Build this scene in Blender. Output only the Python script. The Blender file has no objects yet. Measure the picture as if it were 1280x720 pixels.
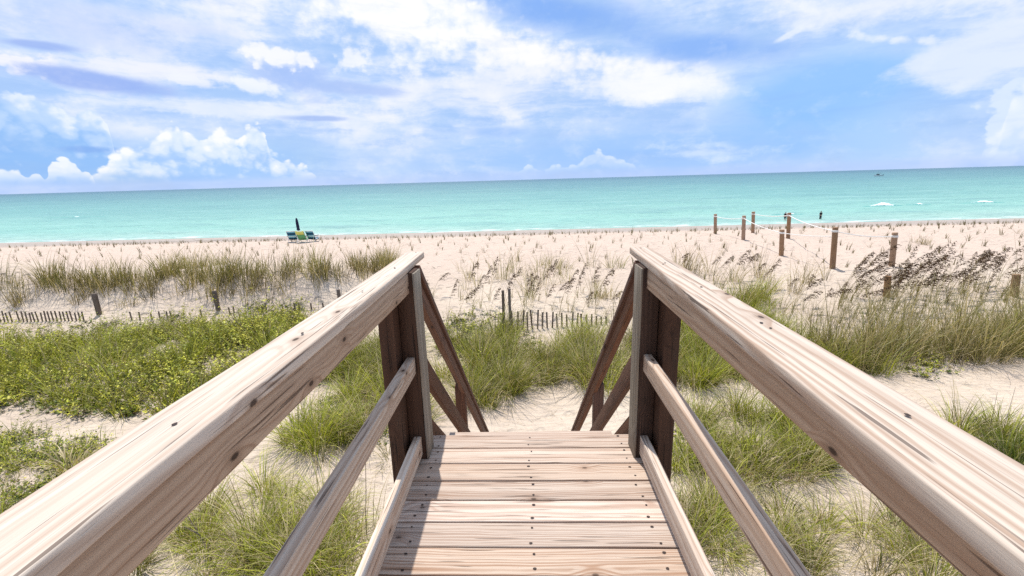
import bpy, bmesh, math, random
import numpy as np
from mathutils import Vector, Matrix

random.seed(7)
rng = np.random.default_rng(11)
R = math.radians
sc = bpy.context.scene
col = sc.collection

# ------------------------------------------------------------------ camera
F = 560.0                      # focal length in photo pixels (1280 wide)
CAM = np.array([0.0, 0.0, 1.514])
PITCH, ROLL, YAW = R(13.55), math.atan(36 / 1280), R(1.97)
fw = np.array([-math.sin(YAW) * math.cos(PITCH), math.cos(YAW) * math.cos(PITCH), -math.sin(PITCH)])
r0 = np.array([math.cos(YAW), math.sin(YAW), 0.0])
u0 = np.cross(r0, fw)
rt = r0 * math.cos(ROLL) - u0 * math.sin(ROLL)
up = u0 * math.cos(ROLL) + r0 * math.sin(ROLL)
cam_d = bpy.data.cameras.new('camera')
cam_d.sensor_width = 36.0
cam_d.lens = 36.0 * F / 1280.0
cam_d.clip_start = 0.02
cam_d.clip_end = 90000
cam = bpy.data.objects.new('camera', cam_d)
col.objects.link(cam)
cam.matrix_world = Matrix(((rt[0], up[0], -fw[0], CAM[0]), (rt[1], up[1], -fw[1], CAM[1]),
                           (rt[2], up[2], -fw[2], CAM[2]), (0, 0, 0, 1)))
sc.camera = cam


def ray(px, py):
    d = fw * F + rt * (px - 640) - up * (py - 360)
    return d / np.linalg.norm(d)


def project(p):
    q = np.asarray(p, float) - CAM
    z = q @ fw
    z = np.where(np.abs(z) < 1e-6, 1e-6, z)
    return 640 + F * (q @ rt) / z, 360 - F * (q @ up) / z, z


# ------------------------------------------------------------------ noise / terrain
_perm = rng.random((256, 256))


def vnoise(x, y):
    x = np.asarray(x, float); y = np.asarray(y, float)
    xi = np.floor(x).astype(int); yi = np.floor(y).astype(int)
    fx = x - xi; fy = y - yi
    fx = fx * fx * (3 - 2 * fx); fy = fy * fy * (3 - 2 * fy)
    g = lambda a, b: _perm[a % 256, b % 256]
    return ((g(xi, yi) * (1 - fx) + g(xi + 1, yi) * fx) * (1 - fy)
            + (g(xi, yi + 1) * (1 - fx) + g(xi + 1, yi + 1) * fx) * fy) * 2 - 1


def sstep(a, b, x):
    t = np.clip((np.asarray(x, float) - a) / (b - a), 0, 1)
    return t * t * (3 - 2 * t)


SEA = -6.5
_py = [-9000, -300, -5, 8, 11.5, 15, 19, 24, 30, 34, 45, 55.5, 57.5, 66, 73.5, 90, 200, 420, 9000]
_pz = [-3.2, -3.2, -3.45, -3.49, -3.45, -3.05, -2.6, -2.5, -2.5, -2.62, -3.95, -5.05, -5.35, -5.95, -6.52, -7.4, -12, -30, -60]
_ty = np.arange(-20, 130, 0.1)
_k = np.exp(-0.5 * (np.arange(-14, 15) * 0.1 / 0.55) ** 2); _k /= _k.sum()
_tz = np.convolve(np.pad(np.interp(_ty, _py, _pz), 14, mode='edge'), _k, mode='valid')


def ground(x, y):
    x = np.asarray(x, float); y = np.asarray(y, float)
    z = np.where((y > -19) & (y < 129), np.interp(y, _ty, _tz), np.interp(y, _py, _pz))
    # slip-faced dune ridge on the seaward side of the sand fence
    A = sstep(-4.2, -8.5, x)
    crest = 18.0 + 0.7 * vnoise(x * 0.22 + 3, 0.3 + 0 * x) + 0.25 * vnoise(x * 0.8, 9.1 + 0 * x)
    ridge = sstep(-2.0, 0.15, y - crest) * (1 - sstep(0.4, 5.5, y - crest))
    z = z + A * (0.95 + 0.3 * vnoise(x * 0.35, 4.4 + 0 * x)) * ridge - 0.2 * A * np.exp(-((y - 14.6) / 1.4) ** 2)
    # low hummocks
    near = sstep(5.5, 8.5, y) * (1 - sstep(24, 40, y))
    z = z + near * (0.13 * vnoise(x * 0.33, y * 0.33) + 0.06 * vnoise(x * 0.9 + 7, y * 0.9) + 0.022 * vnoise(x * 2.6, y * 2.6 + 3))
    bch = sstep(14, 20, y) * (1 - sstep(55, 66, y))
    z = z + bch * (0.035 * vnoise(x * 1.1 + 31, y * 1.3) + 0.03 * vnoise(x * 2.3 + 1, y * 2.3))
    z = z + (1 - sstep(66, 74, y)) * sstep(40, 50, y) * 0.10 * vnoise(x * 0.12, y * 0.2)
    return z


def at(px, py, off=0.0):
    """ground point seen at a photo pixel"""
    d = ray(px, py)
    t = 2.0
    last = t
    for i in range(4000):
        p = CAM + d * t
        if p[2] - off <= ground(p[0], p[1]):
            break
        last = t
        t += 0.02 + t * 0.004
    for i in range(24):
        m = 0.5 * (last + t)
        p = CAM + d * m
        if p[2] - off <= ground(p[0], p[1]): t = m
        else: last = m
    p = CAM + d * t
    return Vector((p[0], p[1], float(ground(p[0], p[1]))))


# ------------------------------------------------------------------ node helpers
def new_mat(name):
    m = bpy.data.materials.new(name)
    m.use_nodes = True
    m.node_tree.nodes.clear()
    return m, m.node_tree


class NT:
    def __init__(s, t): s.t = t

    def n(s, typ, **kw):
        nd = s.t.nodes.new(typ)
        for k, v in kw.items(): setattr(nd, k, v)
        return nd

    def set(s, sock, v):
        if isinstance(v, bpy.types.NodeSocket): s.t.links.new(v, sock)
        else: sock.default_value = v

    def m(s, op, a, b=0.0, c=None, clamp=False):
        nd = s.n('ShaderNodeMath', operation=op, use_clamp=clamp)
        s.set(nd.inputs[0], a); s.set(nd.inputs[1], b)
        if c is not None: s.set(nd.inputs[2], c)
        return nd.outputs[0]

    def vm(s, op, a, b):
        nd = s.n('ShaderNodeVectorMath', operation=op)
        s.set(nd.inputs[0], a); s.set(nd.inputs[1], b)
        return nd.outputs['Value'] if op in ('LENGTH', 'DOT_PRODUCT') else nd.outputs[0]

    def sep(s, v):
        nd = s.n('ShaderNodeSeparateXYZ'); s.set(nd.inputs[0], v); return nd.outputs

    def comb(s, x, y, z=0.0):
        nd = s.n('ShaderNodeCombineXYZ')
        for i, v in enumerate((x, y, z)): s.set(nd.inputs[i], v)
        return nd.outputs[0]

    def noise(s, v, scale=1.0, detail=4.0, rough=0.55, dist=0.0, col=False, dim='3D'):
        nd = s.n('ShaderNodeTexNoise', noise_dimensions=dim)
        s.set(nd.inputs['Vector'], v)
        nd.inputs['Scale'].default_value = scale; nd.inputs['Detail'].default_value = detail
        nd.inputs['Roughness'].default_value = rough; nd.inputs['Distortion'].default_value = dist
        return nd.outputs['Color' if col else 'Fac']

    def step(s, x, a, b, lo=0.0, hi=1.0):
        nd = s.n('ShaderNodeMapRange', interpolation_type='SMOOTHSTEP')
        s.set(nd.inputs[0], x)
        nd.inputs[1].default_value = a; nd.inputs[2].default_value = b
        nd.inputs[3].default_value = lo; nd.inputs[4].default_value = hi
        return nd.outputs[0]

    def mix(s, f, a, b, blend='MIX'):
        nd = s.n('ShaderNodeMix', data_type='RGBA', blend_type=blend)
        s.set(nd.inputs[0], f)
        for i, v in ((6, a), (7, b)):
            if isinstance(v, tuple) and len(v) == 3: v = (*v, 1.0)
            s.set(nd.inputs[i], v)
        return nd.outputs[2]

    def bump(s, h, strength, dist, nrm=None):
        nd = s.n('ShaderNodeBump')
        s.set(nd.inputs['Height'], h); nd.inputs['Strength'].default_value = strength
        nd.inputs['Distance'].default_value = dist
        if nrm is not None: s.set(nd.inputs['Normal'], nrm)
        return nd.outputs[0]

    def principled(s, color, rough=0.8, spec=0.3, normal=None):
        b = s.n('ShaderNodeBsdfPrincipled')
        if isinstance(color, tuple) and len(color) == 3: color = (*color, 1.0)
        s.set(b.inputs['Base Color'], color); s.set(b.inputs['Roughness'], rough)
        s.set(b.inputs['Specular IOR Level'], spec)
        if normal is not None: s.set(b.inputs['Normal'], normal)
        return b

    def out(s, shader, kind='ShaderNodeOutputMaterial'):
        o = s.n(kind); s.t.links.new(shader, o.inputs['Surface'])


# ------------------------------------------------------------------ materials
def wood_mat(name, light, mid, dark, grey=(0.36, 0.32, 0.30), grey_amt=0.35, ring=0.0085, contrast=1.0, knots=1.0):
    m, t = new_mat(name); n = NT(t)
    tc = n.n('ShaderNodeTexCoord'); oi = n.n('ShaderNodeObjectInfo')
    rnd = oi.outputs['Random']
    rx = n.m('MULTIPLY', rnd, 91.7)
    rf = n.m('FRACT', n.m('MULTIPLY', rnd, 17.31)); rg = n.m('FRACT', n.m('MULTIPLY', rnd, 53.77))
    x, y, z = n.sep(tc.outputs['Object'])[0:3]
    xs = n.m('ADD', x, rx)
    # low frequency wander of the log's heart along the board
    w1 = n.noise(n.comb(n.m('MULTIPLY', xs, 0.9), n.m('MULTIPLY', y, 5.0), n.m('MULTIPLY', z, 5.0)), 1.0, 3, 0.55)
    w2 = n.noise(n.comb(n.m('MULTIPLY', xs, 3.0), n.m('MULTIPLY', y, 9.0), n.m('ADD', n.m('MULTIPLY', z, 9.0), 40.0)), 1.0, 2, 0.5)
    # knots
    vo = n.n('ShaderNodeTexVoronoi', voronoi_dimensions='2D', feature='F1')
    n.set(vo.inputs['Vector'], n.comb(n.m('MULTIPLY', xs, 3.6), n.m('MULTIPLY', n.m('ADD', y, n.m('ADD', n.m('MULTIPLY', rf, 9.0), n.m('MULTIPLY', z, 0.8))), 7.0)))
    vo.inputs['Scale'].default_value = 1.0
    vd = vo.outputs['Distance']
    pick = n.step(n.sep(vo.outputs['Color'])[0], 0.66, 0.67)
    kn = n.m('MULTIPLY', n.step(vd, 0.42, 0.0), pick)
    core = n.m('MULTIPLY', n.step(vd, 0.066, 0.028), n.m('MULTIPLY', pick, knots))
    yy = n.m('ADD', y, n.m('MULTIPLY_ADD', w1, 0.085, n.m('MULTIPLY_ADD', rf, 0.10, -0.095)))
    zz = n.m('ADD', z, n.m('MULTIPLY_ADD', rg, -0.10, -0.02))
    rr = n.vm('LENGTH', n.comb(0.0, yy, zz), (0, 0, 0))
    rr = n.m('ADD', rr, n.m('MULTIPLY_ADD', w2, 0.006, n.m('MULTIPLY', kn, 0.022)))
    irr = n.noise(n.comb(n.m('MULTIPLY', rr, 55.0), 0.5, n.m('MULTIPLY', rnd, 30.0)), 1.0, 2, 0.6)
    s = n.m('SINE', n.m('MULTIPLY_ADD', irr, 9.0, n.m('MULTIPLY', rr, 2 * math.pi / ring)))
    late = n.m('MULTIPLY', n.m('POWER', n.m('MULTIPLY_ADD', s, 0.5, 0.5), 2.0), n.step(irr, 0.25, 0.6, 0.45, 1.15))
    fib = n.noise(n.comb(n.m('MULTIPLY', xs, 5.0), n.m('MULTIPLY', y, 260.0), n.m('MULTIPLY', z, 260.0)), 1.0, 3, 0.6)
    band = n.noise(n.comb(n.m('MULTIPLY', xs, 0.7), n.m('MULTIPLY', y, 32.0), n.m('MULTIPLY', z, 32.0)), 1.0, 3, 0.6)
    blot = n.noise(n.comb(n.m('MULTIPLY', xs, 1.7), n.m('MULTIPLY', y, 8.0), n.m('MULTIPLY', z, 8.0)), 1.0, 4, 0.6)
    chk = n.noise(n.comb(n.m('MULTIPLY', xs, 2.6), n.m('MULTIPLY', y, 95.0), n.m('MULTIPLY', z, 95.0)), 1.0, 2, 0.5)
    chk = n.step(chk, 0.625, 0.685)
    a = n.mix(n.m('MULTIPLY', late, 0.75 * contrast), light, mid)
    a = n.mix(n.step(band, 0.42, 0.72, 0.0, 0.55 * contrast), a, mid)
    a = n.mix(n.step(blot, 0.5, 0.75, 0.0, grey_amt), a, grey)
    a = n.mix(n.step(fib, 0.5, 0.8, 0.0, 0.40 * contrast), a, dark)
    a = n.mix(n.m('MULTIPLY', kn, 0.35), a, mid)
    a = n.mix(n.m('MULTIPLY', n.step(vd, 0.16, 0.05), n.m('MULTIPLY', pick, 0.6 * knots)), a, tuple(c * 0.8 for c in mid))
    a = n.mix(n.m('MULTIPLY', core, 0.92), a, tuple(c * 0.30 for c in dark))
    a = n.mix(n.m('MULTIPLY', chk, 0.75), a, tuple(c * 0.45 for c in dark))
    hs = n.n('ShaderNodeHueSaturation')
    n.set(hs.inputs['Color'], a); n.set(hs.inputs['Value'], n.m('MULTIPLY_ADD', rg, 0.30, 0.84))
    n.set(hs.inputs['Saturation'], n.m('MULTIPLY_ADD', rf, 0.3, 0.85))
    h = n.m('ADD', n.m('MULTIPLY', late, -0.5), n.m('MULTIPLY_ADD', fib, 0.8, n.m('MULTIPLY', chk, -2.2)))
    nr = n.bump(h, 0.45, 0.0016)
    n.out(n.principled(hs.outputs[0], 0.72, 0.25, nr).outputs[0])
    return m


M = {}
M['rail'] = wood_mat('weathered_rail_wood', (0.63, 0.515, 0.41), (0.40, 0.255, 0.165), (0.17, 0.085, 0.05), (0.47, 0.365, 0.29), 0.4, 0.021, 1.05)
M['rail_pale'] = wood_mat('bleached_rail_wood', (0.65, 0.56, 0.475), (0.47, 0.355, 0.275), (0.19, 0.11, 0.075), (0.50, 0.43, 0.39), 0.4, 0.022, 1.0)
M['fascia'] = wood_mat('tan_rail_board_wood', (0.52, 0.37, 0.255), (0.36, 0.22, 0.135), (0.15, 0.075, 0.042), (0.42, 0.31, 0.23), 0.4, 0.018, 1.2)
M['deck'] = wood_mat('weathered_deck_wood', (0.58, 0.47, 0.385), (0.37, 0.24, 0.17), (0.14, 0.077, 0.05), (0.45, 0.375, 0.33), 0.25, 0.014, 1.15, 0.8)
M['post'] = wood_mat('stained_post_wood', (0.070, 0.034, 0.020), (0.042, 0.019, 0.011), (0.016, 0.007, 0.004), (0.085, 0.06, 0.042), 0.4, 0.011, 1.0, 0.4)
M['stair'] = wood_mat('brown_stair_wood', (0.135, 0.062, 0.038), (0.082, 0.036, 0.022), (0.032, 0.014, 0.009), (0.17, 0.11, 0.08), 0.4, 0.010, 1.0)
M['facing'] = wood_mat('skylit_strip_wood', (0.24, 0.205, 0.165), (0.15, 0.12, 0.092), (0.09, 0.07, 0.052), (0.30, 0.27, 0.235), 0.4, 0.012, 1.0, 0.3)  # paler grey wood, skylight on the post's inner side put into the colour
M['pole'] = wood_mat('round_pole_wood', (0.36, 0.22, 0.13), (0.26, 0.15, 0.085), (0.12, 0.065, 0.04), (0.25, 0.19, 0.14), 0.4, 0.02, 0.8, 0.3)
M['picket'] = wood_mat('grey_picket_wood', (0.17, 0.13, 0.105), (0.11, 0.083, 0.068), (0.06, 0.044, 0.037), (0.18, 0.15, 0.13), 0.4, 0.012, 0.8, 0.2)


def simple_mat(name, color, rough=0.7, spec=0.3, var=0.15, scale=20.0):
    m, t = new_mat(name); n = NT(t)
    tc = n.n('ShaderNodeTexCoord')
    f = n.noise(tc.outputs['Object'], scale, 3)
    a = n.mix(f, tuple(c * (1 - var) for c in color), tuple(min(1, c * (1 + var)) for c in color))
    n.out(n.principled(a, rough, spec).outputs[0])
    return m


M['nail'] = simple_mat('rusty_nail', (0.035, 0.02, 0.015), 0.6)
M['rope'] = simple_mat('white_rope', (0.80, 0.78, 0.74), 0.8, 0.2, 0.08, 60)
M['wire'] = simple_mat('fence_wire', (0.12, 0.10, 0.09), 0.5)
M['navy'] = simple_mat('navy_canvas', (0.010, 0.012, 0.045), 0.8)
M['white_metal'] = simple_mat('white_tube', (0.75, 0.75, 0.75), 0.35, 0.5, 0.04)
M['skin'] = simple_mat('skin', (0.42, 0.24, 0.16), 0.6)
M['hair'] = simple_mat('dark_hair', (0.02, 0.014, 0.01), 0.6)
M['black_cloth'] = simple_mat('black_cloth', (0.016, 0.016, 0.024), 0.9)
M['grey_cloth'] = simple_mat('charcoal_cloth', (0.04, 0.04, 0.05), 0.9)
M['red_cloth'] = simple_mat('maroon_cloth', (0.07, 0.02, 0.025), 0.9)
M['hull'] = simple_mat('white_gelcoat', (0.8, 0.8, 0.8), 0.25, 0.5, 0.03, 2)
M['dark_hull'] = simple_mat('dark_boat_canvas', (0.02, 0.025, 0.035), 0.5)
M['weed'] = simple_mat('wet_seaweed', (0.025, 0.02, 0.015), 0.6)
M['green_canvas'] = simple_mat('green_canvas', (0.14, 0.38, 0.16), 0.8)
M['yellow_canvas'] = simple_mat('yellow_canvas', (0.62, 0.62, 0.16), 0.8)


def stripe_mat():
    m, t = new_mat('striped_canvas'); n = NT(t)
    tc = n.n('ShaderNodeTexCoord')
    z = n.sep(tc.outputs['Object'])[2]; y = n.sep(tc.outputs['Object'])[1]
    s = n.m('SINE', n.m('MULTIPLY', n.m('ADD', z, n.m('MULTIPLY', y, 0.6)), 2 * math.pi / 0.26))
    a = n.mix(n.step(s, -0.1, 0.1), (0.015, 0.075, 0.14), (0.16, 0.46, 0.56))
    a = n.mix(n.step(s, 0.75, 0.9), a, (0.55, 0.68, 0.70))
    n.out(n.principled(a, 0.8, 0.2).outputs[0])
    return m


M['stripes'] = stripe_mat()


def leaf_mat(name, transl=0.35, rough=0.55, spec=0.25):
    m, t = new_mat(name); n = NT(t)
    at_ = n.n('ShaderNodeAttribute', attribute_name='tint')
    c = at_.outputs['Color']
    p = n.principled(c, rough, spec)
    tr = n.n('ShaderNodeBsdfTranslucent')
    n.set(tr.inputs['Color'], n.mix(1.0, c, (1.15, 1.1, 0.6), 'MULTIPLY'))
    mx = n.n('ShaderNodeMixShader'); mx.inputs[0].default_value = transl
    t.links.new(p.outputs[0], mx.inputs[1]); t.links.new(tr.outputs[0], mx.inputs[2])
    n.out(mx.outputs[0])
    return m


M['blade'] = leaf_mat('grass_blade', 0.30)
M['leaf'] = leaf_mat('shrub_leaf', 0.16, 0.5)
M['straw'] = leaf_mat('seed_straw', 0.12, 0.7, 0.1)


def sand_mat():
    m, t = new_mat('beach_sand'); n = NT(t)
    g = n.n('ShaderNodeNewGeometry'); P = g.outputs['Position']
    x, y, z = n.sep(P)[0:3]
    big = n.noise(P, 0.35, 4, 0.55); mid = n.noise(P, 2.2, 4, 0.6); fine = n.noise(P, 60.0, 2, 0.6)
    dry = n.mix(n.step(big, 0.35, 0.7), (0.60, 0.50, 0.40), (0.53, 0.43, 0.345))
    dry = n.mix(n.step(mid, 0.45, 0.8, 0, 0.35), dry, (0.46, 0.375, 0.31))
    # the open beach is a shade pinker than the dune sand
    dry = n.mix(n.step(y, 15.0, 24.0, 0, 0.75), dry, (0.57, 0.45, 0.375))
    # litter of dead stems and trampled scraps between the dune plants
    lit = n.noise(n.comb(n.m('MULTIPLY', x, 14.0), n.m('MULTIPLY', y, 14.0), 0.0), 1.0, 4, 0.7)
    lit = n.m('MULTIPLY', n.step(lit, 0.57, 0.68, 0, 0.7), n.step(y, 19.0, 13.0))
    lit = n.m('MULTIPLY', lit, n.step(n.noise(P, 0.8, 2), 0.42, 0.6))
    dry = n.mix(lit, dry, (0.22, 0.165, 0.10))
    grain = n.mix(n.step(fine, 0.4, 0.75, 0, 0.18), dry, (0.36, 0.29, 0.24))
    # damp band near the waterline, with a wavering edge, and a line of shell hash on the berm
    wob = n.noise(n.comb(n.m('MULTIPLY', x, 0.10), n.m('MULTIPLY', y, 0.35), 0.0), 1.0, 3)
    yy = n.m('MULTIPLY_ADD', wob, 7.0, y)
    wet = n.step(yy, 60.0, 66.0)
    hash_ = n.m('MULTIPLY', n.step(yy, 55.5, 58.5), n.step(yy, 64.0, 60.0))
    hash_ = n.m('MULTIPLY', hash_, n.step(n.noise(n.comb(n.m('MULTIPLY', x, 0.25), y, 0.0), 1.0, 4), 0.35, 0.6, 0, 0.75))
    grain = n.mix(n.step(yy, 43.0, 54.0, 0, 0.75), grain, (0.43, 0.355, 0.305))
    c = n.mix(hash_, grain, (0.30, 0.255, 0.235))
    c = n.mix(n.m('MULTIPLY', wet, 0.85), c, (0.345, 0.285, 0.235))
    # footprints and ripples
    vo = n.n('ShaderNodeTexVoronoi', feature='SMOOTH_F1'); n.set(vo.inputs['Vector'], n.comb(x, n.m('MULTIPLY', y, 0.9), 0.0))
    vo.inputs['Scale'].default_value = 2.4; vo.inputs['Smoothness'].default_value = 0.4
    foot = n.m('MULTIPLY', n.step(vo.outputs['Distance'], 0.10, 0.38), 0.5)
    rip = n.noise(n.comb(n.m('MULTIPLY', x, 1.4), n.m('MULTIPLY', y, 3.2), 0.0), 2.2, 4, 0.6, 0.6)
    h = n.m('ADD', n.m('MULTIPLY', rip, 0.8), n.m('ADD', foot, n.m('MULTIPLY', fine, 0.05)))
    fade = n.step(y, 70.0, 60.0, 0.15, 1.0)
    nr = n.bump(n.m('MULTIPLY', h, fade), 0.9, 0.16)
    n.out(n.principled(c, n.step(wet, 0, 1, 0.9, 0.55), n.step(wet, 0, 1, 0.1, 0.3), nr).outputs[0])
    return m


M['sand'] = sand_mat()


def sea_mat():
    m, t = new_mat('sea_water'); n = NT(t)
    g = n.n('ShaderNodeNewGeometry'); P = g.outputs['Position']
    x, y, z = n.sep(P)[0:3]
    w = n.noise(n.comb(n.m('MULTIPLY', x, 0.012), n.m('MULTIPLY', y, 0.02), 0.0), 1.0, 4)
    lg = n.m('LOGARITHM', n.m('MAXIMUM', n.m('SUBTRACT', y, 40.0), 5.0), 10.0)
    lg = n.m('ADD', lg, n.m('MULTIPLY', n.m('SUBTRACT', w, 0.5), 0.55))
    c = n.mix(n.step(lg, 1.45, 1.75), (0.33, 0.50, 0.43), (0.235, 0.465, 0.395))
    c = n.mix(n.step(lg, 1.75, 2.25), c, (0.150, 0.345, 0.325))
    c = n.mix(n.step(lg, 2.15, 2.8), c, (0.088, 0.220, 0.250))
    c = n.mix(n.step(lg, 2.7, 3.6), c, (0.050, 0.130, 0.185))
    # chop at several scales, drawn out along the swell
    a = n.noise(n.comb(n.m('MULTIPLY', x, 0.30), n.m('MULTIPLY', y, 0.80), 0.0), 1.0, 5, 0.62, 0.4)
    b = n.noise(n.comb(n.m('MULTIPLY', x, 0.045), n.m('MULTIPLY', y, 0.12), 5.0), 1.0, 5, 0.62, 0.3)
    d = n.noise(n.comb(n.m('MULTIPLY', x, 0.010), n.m('MULTIPLY', y, 0.022), 9.0), 1.0, 5, 0.62, 0.3)
    h = n.m('ADD', n.m('MULTIPLY', a, 0.6), n.m('ADD', n.m('MULTIPLY', b, 2.0), n.m('MULTIPLY', d, 3.0)))
    nr = n.bump(h, 1.0, 1.5)
    c = n.mix(n.step(a, 0.50, 0.70, 0.0, 0.42), c, (0.06, 0.20, 0.22))
    c = n.mix(n.step(b, 0.52, 0.72, 0.0, 0.40), c, (0.07, 0.19, 0.23))
    c = n.mix(n.step(b, 0.46, 0.30, 0.0, 0.30), c, (0.36, 0.56, 0.52))
    c = n.mix(n.step(d, 0.55, 0.75, 0.0, 0.30), c, (0.08, 0.18, 0.24))
    # thin lace of foam on the sand's edge
    fo = n.noise(n.comb(n.m('MULTIPLY', x, 0.22), n.m('MULTIPLY', y, 0.7), 0.0), 1.0, 5, 0.65)
    fm = n.m('MULTIPLY', n.step(y, 78.0, 74.0), n.step(fo, 0.50, 0.60))
    c = n.mix(n.m('MULTIPLY', fm, 0.8), c, (0.80, 0.82, 0.80))
    p = n.principled(c, 0.42, 0.22, nr)
    n.out(p.outputs[0])
    return m


M['sea'] = sea_mat()


def foam_mat():
    m, t = new_mat('wave_foam'); n = NT(t)
    tc = n.n('ShaderNodeTexCoord')
    z = n.sep(tc.outputs['Object'])[2]
    f = n.noise(tc.outputs['Object'], 1.6, 5, 0.65)
    k = n.step(n.m('ADD', z, n.m('MULTIPLY', n.m('SUBTRACT', f, 0.5), 0.9)), 0.12, 0.34)
    c = n.mix(k, (0.10, 0.30, 0.28), (0.86, 0.88, 0.88))
    n.out(n.principled(c, 0.6, 0.2).outputs[0])
    return m


M['foam'] = foam_mat()


# ------------------------------------------------------------------ object helpers
def tag(o, label=None, cat=None, group=None, kind=None):
    if label: o['label'] = label
    if cat: o['category'] = cat
    if group: o['group'] = group
    if kind: o['kind'] = kind
    return o


def empty(name, loc):
    o = bpy.data.objects.new(name, None)
    o.empty_display_size = 0.2
    col.objects.link(o)
    o.location = loc
    return o


def link_mesh(name, me, mats, parent=None, Mw=None):
    o = bpy.data.objects.new(name, me)
    col.objects.link(o)
    for m in (mats if isinstance(mats, (list, tuple)) else [mats]): me.materials.append(m)
    if Mw is None: Mw = Matrix.Identity(4)
    if parent is not None:
        o.parent = parent
        pw = Matrix.Identity(4)
        p = parent
        while p is not None:
            pw = p.matrix_basis @ pw; p = p.parent
        o.matrix_basis = pw.inverted() @ Mw
    else:
        o.matrix_basis = Mw
    return o


def np_mesh(name, V, Fq, tint=None, smooth=True):
    """quads (n,4) or tris from arrays"""
    V = np.asarray(V, np.float32); Fq = np.asarray(Fq, np.int32)
    k = Fq.shape[1]
    me = bpy.data.meshes.new(name)
    me.vertices.add(len(V)); me.vertices.foreach_set('co', V.ravel())
    me.loops.add(Fq.size); me.loops.foreach_set('vertex_index', Fq.ravel())
    me.polygons.add(len(Fq))
    me.polygons.foreach_set('loop_start', np.arange(0, Fq.size, k, dtype=np.int32))
    if smooth: me.polygons.foreach_set('use_smooth', np.ones(len(Fq), bool))
    me.update(calc_edges=True)
    if tint is not None:
        a = me.color_attributes.new('tint', 'FLOAT_COLOR', 'POINT')
        c = np.ones((len(V), 4), np.float32); c[:, :3] = tint
        a.data.foreach_set('color', c.ravel())
    return me


def basis(o, x, y):
    x = Vector(x).normalized(); y = Vector(y)
    z = x.cross(y).normalized(); y = z.cross(x)
    return Matrix(((x[0], y[0], z[0], o[0]), (x[1], y[1], z[1], o[1]), (x[2], y[2], z[2], o[2]), (0, 0, 0, 1)))


def timber(name, p0, p1, side, wid, thk, mat, parent, rad=0.005, taper=(0, 0), seg=None, wob=0.0012, nails=(), cut=None):
    """a sawn board from p0 to p1 (centre line); side = width direction; taper adds width on the -side at start/end"""
    p0 = Vector(p0); p1 = Vector(p1); L = (p1 - p0).length
    Mw = basis((p0 + p1) / 2, p1 - p0, side)
    seg = seg or max(2, int(L / 0.12))
    prof = []; nc = 4
    for cx, cy, a0 in ((1, 1, 0), (-1, 1, 90), (-1, -1, 180), (1, -1, 270)):
        for a in (0, 30, 60, 90):
            aa = R(a0 + a)
            prof.append((cx * (wid / 2 - rad) + rad * math.cos(aa), cy * (thk / 2 - rad) + rad * math.sin(aa)))
    bm = bmesh.new()
    rows = []
    sd = random.random() * 100
    xs = [-L / 2 + L * i / seg for i in range(seg + 1)]
    xs = [xs[0], xs[0] + rad * 0.6] + xs[1:-1] + [xs[-1] - rad * 0.6, xs[-1]]
    for i, x in enumerate(xs):
        t = (x + L / 2) / L
        dy = wob * float(vnoise(sd, x * 2.2)) * 1.6; dz = wob * float(vnoise(sd + 9, x * 2.0))
        s = 1 - (0.35 * rad / (wid / 2) if i in (0, len(xs) - 1) else 0)
        s2 = 1 - (0.35 * rad / (thk / 2) if i in (0, len(xs) - 1) else 0)
        row = []
        for (a, b) in prof:
            ex = taper[0] * (1 - t) + taper[1] * t
            ya = a * s + dy - (ex if a < 0 else 0)
            row.append(bm.verts.new((x, ya, b * s2 + dz)))
        rows.append(row)
    k = len(prof)
    for a, b in zip(rows[:-1], rows[1:]):
        for j in range(k):
            f = bm.faces.new((a[j], b[j], b[(j + 1) % k], a[(j + 1) % k])); f.smooth = (j % nc) != nc - 1
    bm.faces.new(rows[0]); bm.faces.new(list(reversed(rows[-1])))
    zs_ = 1.0 if Mw.to_3x3()[2][2] >= 0 else -1.0
    for (nx, ny, nr) in nails:                       # sunk nail heads: shallow discs on the upper face
        ang = random.random() * 6
        vs = [bm.verts.new((nx + nr * (1.0 + 0.8 * random.random()) * math.cos(ang + q * math.pi / 4) , ny + nr * math.sin(ang + q * math.pi / 4), zs_ * (thk / 2 + 0.0034))) for q in range(8)]
        f = bm.faces.new(vs); f.material_index = 1
    bmesh.ops.recalc_face_normals(bm, faces=[f for f in bm.faces if f.material_index == 0])
    me = bpy.data.meshes.new(name)
    bm.to_mesh(me); bm.free()
    me.set_sharp_from_angle(angle=R(50))
    return link_mesh(name, me, [mat, M['nail']] if nails else [mat], parent, Mw)


def tube_bm(bm, pts, rad, seg=8, caps=True, mat=0):
    pts = [Vector(p) for p in pts]
    rads = rad if isinstance(rad, (list, tuple)) else [rad] * len(pts)
    rows = []
    for i, p in enumerate(pts):
        d = (pts[min(i + 1, len(pts) - 1)] - pts[max(i - 1, 0)]).normalized()
        a = d.cross(Vector((0.31, 0.2, 0.93)))
        if a.length < 0.05: a = d.cross(Vector((1, 0, 0)))
        a.normalize(); b = d.cross(a)
        rows.append([bm.verts.new(p + a * rads[i] * math.cos(q * 2 * math.pi / seg) + b * rads[i] * math.sin(q * 2 * math.pi / seg)) for q in range(seg)])
    fs = []
    for r1, r2 in zip(rows[:-1], rows[1:]):
        for j in range(seg): fs.append(bm.faces.new((r1[j], r1[(j + 1) % seg], r2[(j + 1) % seg], r2[j])))
    if caps:
        fs.append(bm.faces.new(list(reversed(rows[0])))); fs.append(bm.faces.new(rows[-1]))
    for f in fs: f.smooth = True; f.material_index = mat


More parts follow.
